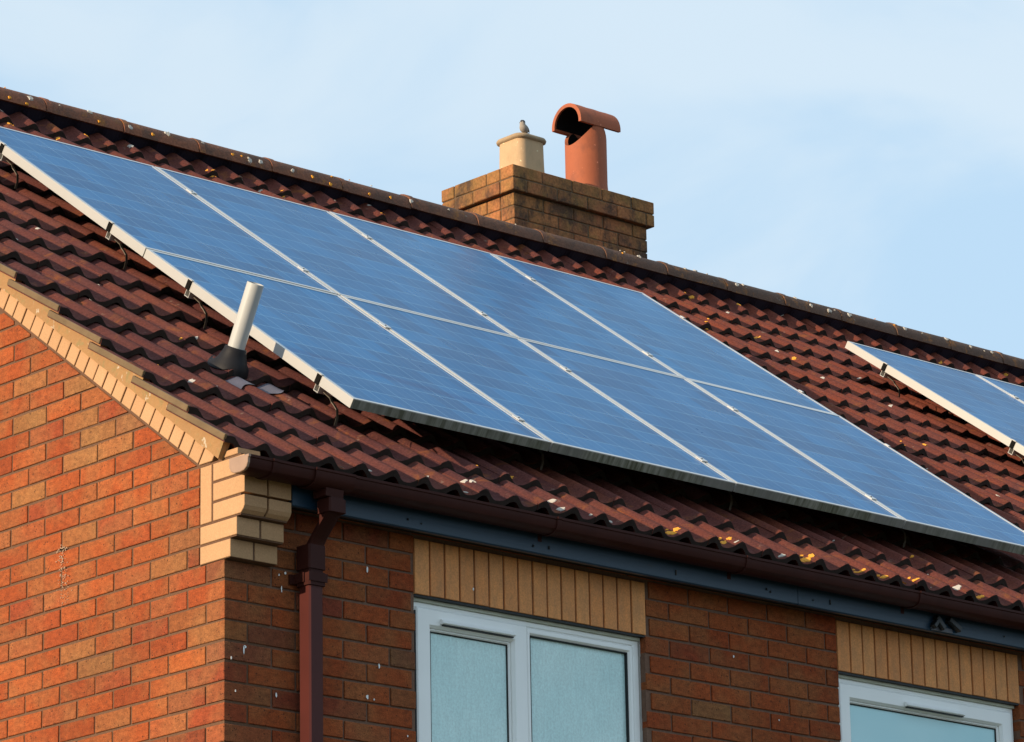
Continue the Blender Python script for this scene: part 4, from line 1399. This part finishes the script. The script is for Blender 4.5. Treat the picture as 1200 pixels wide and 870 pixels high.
# rails with clamps and roof hooks
def make_rail(xs, xe, s, label, cols, x0):
    t = thing('mounting_rail', label, 'mounting rail', RP(xs, s, -FD), (TH, 0, 0), 'rails carrying the solar panels')
    L_ = xe - xs
    m_ = MB()     # open C section
    m_.box(0, L_, -.016, -.013, -.032, -.001); m_.box(0, L_, .013, .016, -.032, -.001); m_.box(0, L_, -.0128, .0128, -.0318, -.0288)
    m_.build('rail', MAT['alu'], t)
    # end clamp: dark block against the frame with a bright lip on top
    for sgn, xe_ in ((-1, x0 - xs), (1, x0 + cols * PW - .010 - xs)):
        m_ = MB(); xa_, xb_ = sorted((xe_ + sgn * .001, xe_ + sgn * .005)); m_.box(xa_, xb_, -.014, .014, -.0005, .0395)
        m_.build('end_clamp', MAT['clamp'], t)
        m_ = MB(); xa_, xb_ = sorted((xe_ - sgn * .008, xe_ + sgn * .0055)); m_.box(xa_, xb_, -.015, .015, .0405, .0445); m_.build('clamp_lip', MAT['alu'], t)
    for c in range(1, cols):
        xm = x0 + c * PW - .005 - xs
        m_ = MB(); m_.box(xm - .017, xm + .017, -.024, .024, .0405, .0450); m_.build('mid_clamp', MAT['alu'], t)
        m_ = MB(); m_.tube([(xm, 0, .045), (xm, 0, .047)], .0035, 8); m_.build('clamp_bolt', MAT['clamp'], t)
    k_ = 0; x = x0 + .035 - xs
    while x < L_:
        m_ = MB()
        path = [(x, -.02, -.02), (x, -.070, -.024), (x, -.088, -.034), (x + .004, -.105, -.040), (x + .008, -.125, -.050), (x + .01, -.140, -.075), (x + .01, -.146, -.105)]
        w = .006
        m_.grid([[(p[0] - w, p[1], p[2]) for p in path], [(p[0] + w, p[1], p[2]) for p in path]])
        m_.grid([[(p[0] + w, p[1] - .002, p[2] - .004) for p in path], [(p[0] - w, p[1] - .002, p[2] - .004) for p in path]])
        m_.grid([[(p[0] - w, p[1] - .002, p[2] - .004) for p in path], [(p[0] - w, p[1], p[2]) for p in path]])
        m_.grid([[(p[0] + w, p[1], p[2]) for p in path], [(p[0] + w, p[1] - .002, p[2] - .004) for p in path]])
        m_.build('roof_hook', MAT['steel'], t)
        x += 1.08
    return t
for s, lab in ((.245, 'lowest rail under the large solar array, its end by the bottom corner'), (1.262, 'second rail up under the large solar array, beside the vent pipe top'),
               (1.935, 'third rail up under the large solar array, just above the joint of the two rows'), (2.92, 'highest rail under the large solar array, near the left picture edge')):
    make_rail(X0 + .008, X0 + 4 * PW - .01, s, lab, 4, X0)
for s, lab in ((3.06, 'upper rail under the right-hand solar array, by its top left corner'), (2.00, 'lower rail under the right-hand solar array, at the right picture edge')):
    make_rail(XB + .008, XB + 2 * PW - .01, s, lab, 2, XB)

# ================================================================= VENT PIPE through the tiles
vx, vs = .628, .578
vd = (Vector((0, -SN, CN)) * .78 + Vector((0, 0, 1)) * .22).normalized()
vbase = RP(vx, vs, OC + .06)
vent = thing('vent_pipe', 'short grey-white plastic vent pipe rising from a black collar on the tiles', 'vent pipe', RP(vx, vs, OC - .02))
def rel(p): return Vector(p) - vent.location
mb = MB()
a_ = vd.cross(Vector((1, 0, 0))).normalized(); b_ = Vector((1, 0, 0))
n = 28
def vring(c, r): return [tuple(rel(c) + (b_ * cos(2 * pi * i / n) + a_ * sin(2 * pi * i / n)) * r) for i in range(n + 1)]
VR = .0345; VL = .262
mb.grid([vring(vbase - vd * .05, VR), vring(vbase + vd * VL, VR), vring(vbase + vd * (VL + .001), VR - .003), vring(vbase + vd * (VL - .2), VR - .003)])
mb.build('pipe', MAT['vent_white'], vent, smooth=True, auto=40, fix=False)
mb = MB()
rows = []
for (t_, r0, r1, dz) in ((0, .041, .041, 0), (-.004, .044, .044, 0), (-.02, .047, .048, 0), (-.05, .057, .062, -.004), (-.072, .070, .080, -.01)):
    c = vbase + vd * t_
    rows.append([tuple(rel(c) + b_ * cos(2 * pi * i / n) * r0 + a_ * sin(2 * pi * i / n) * r1) for i in range(n + 1)])
low = []
for i in range(n + 1):
    q = vbase + b_ * cos(2 * pi * i / n) * .080 + Vector((0, CN, SN)) * sin(2 * pi * i / n) * .094 * (1 if a_.dot(Vector((0, CN, SN))) > 0 else -1)
    s_, o_ = yz_to_so(q.y, q.z)
    w_ = tile_surface(q.x, s_) + Vector((0, -SN, CN)) * .004
    low.append(tuple(rel(w_)))
rows.append([tuple((Vector(a_q) * .45 + Vector(b_q) * .55)) for a_q, b_q in zip(rows[-1], low)])
rows.append(low)
mb.grid(list(reversed(rows)))
mb.build('collar', MAT['collar'], vent, smooth=True, auto=60)
mb = MB()
rows = []
for j in range(7):
    s = vs - .215 + .11 * j / 6
    r_ = []
    for i in range(33):
        x = vx - .13 + .30 * i / 32
        e = .012 * sin(i * .9) if j == 0 else 0
        r_.append(tuple(rel(RP(x, s + e, OC + wave(x) * .93 - TILT * (s - ROWS[2]) + .006 + (.003 if j == 0 else 0)))))
    rows.append(r_)
mb.grid(rows)
mb.build('lead_apron', MAT['lead'], vent, smooth=True)
# ================================================================= SPARROW on the buff pot
bz = 3.960
bird = thing('sparrow', 'small brown sparrow with a dark cap perched on the buff chimney pot', 'bird', (5.275, PYB - .085, bz), (0, 0, radians(200)))
bird.scale = (.82, .82, .74)
bm = bmesh.new()
# body lathe along a leaning spine, local x forward, z up
spine = [(-.040, .022, .004), (-.030, .024, .016), (-.014, .030, .027), (.004, .038, .031), (.016, .048, .029), (.022, .058, .024), (.025, .066, .0205), (.027, .074, .020), (.029, .082, .0165), (.030, .088, .010), (.030, .091, .003)]
def lathe(spine, n=12, sq=.92):
    mb = MB(); rings = []
    for i, (x, z, r) in enumerate(spine):
        i0, i1 = max(0, i - 1), min(len(spine) - 1, i + 1)
        d = Vector((spine[i1][0] - spine[i0][0], 0, spine[i1][1] - spine[i0][1])).normalized()
        u = Vector((0, 1, 0)); w = d.cross(u)
        rings.append([tuple(Vector((x, 0, z)) + u * cos(2 * pi * k / n) * r * sq + w * sin(2 * pi * k / n) * r) for k in range(n + 1)])
    mb.grid(rings); mb.poly(rings[0][:-1]); mb.poly(list(reversed(rings[-1][:-1])))
    return mb
bm.free()
lathe(spine).build('body', MAT['feather_pale'], bird, smooth=True, fix=True)
cap = lathe([(.014, .072, .014), (.020, .079, .0195), (.029, .084, .0190), (.038, .086, .012), (.043, .085, .003)])
cap.build('cap', MAT['feather_dark'], bird, smooth=True, fix=True)
mb = MB()
for sy in (-1, 1):
    w_ = [(.018, sy * .018, .056), (.010, sy * .0275, .050), (-.004, sy * .030, .040), (-.025, sy * .026, .026), (-.048, sy * .012, .012), (-.030, sy * .018, .034), (-.008, sy * .022, .052)]
    o_ = [(p[0], p[1] * .8, p[2]) for p in w_]
    mb.poly(w_ if sy < 0 else list(reversed(w_)))
    for i in range(len(w_)):
        j = (i + 1) % len(w_); mb.poly([w_[i], w_[j], o_[j], o_[i]])
mb.build('wing', MAT['feather_brown'], bird, fix=True)
mb = MB(); mb.prism([(-.008, .018), (.008, .018), (.011, -.020), (-.011, -.020)], 'x', -.052, -.040); 
mb.build('tail', MAT['feather_brown'], bird)
mb = MB(); mb.tube([(.040, 0, .082), (.052, 0, .079)], .0045, 6, r2=.0008); mb.build('beak', MAT['feather_dark'], bird)
mb = MB()
for sy in (-.009, .009):
    mb.tube([(.004, sy, .022), (.006, sy, .001)], .0018, 6); mb.tube([(-.006, sy, .001), (.016, sy, .001)], .0014, 5)
mb.build('leg', MAT['feather_brown'], bird)
mb = MB()
for sy in (-1, 1): mb.tube([(.038, sy * .0140, .078), (.038, sy * .0175, .078)], .0022, 8)
mb.build('eye', MAT['rubber'], bird)
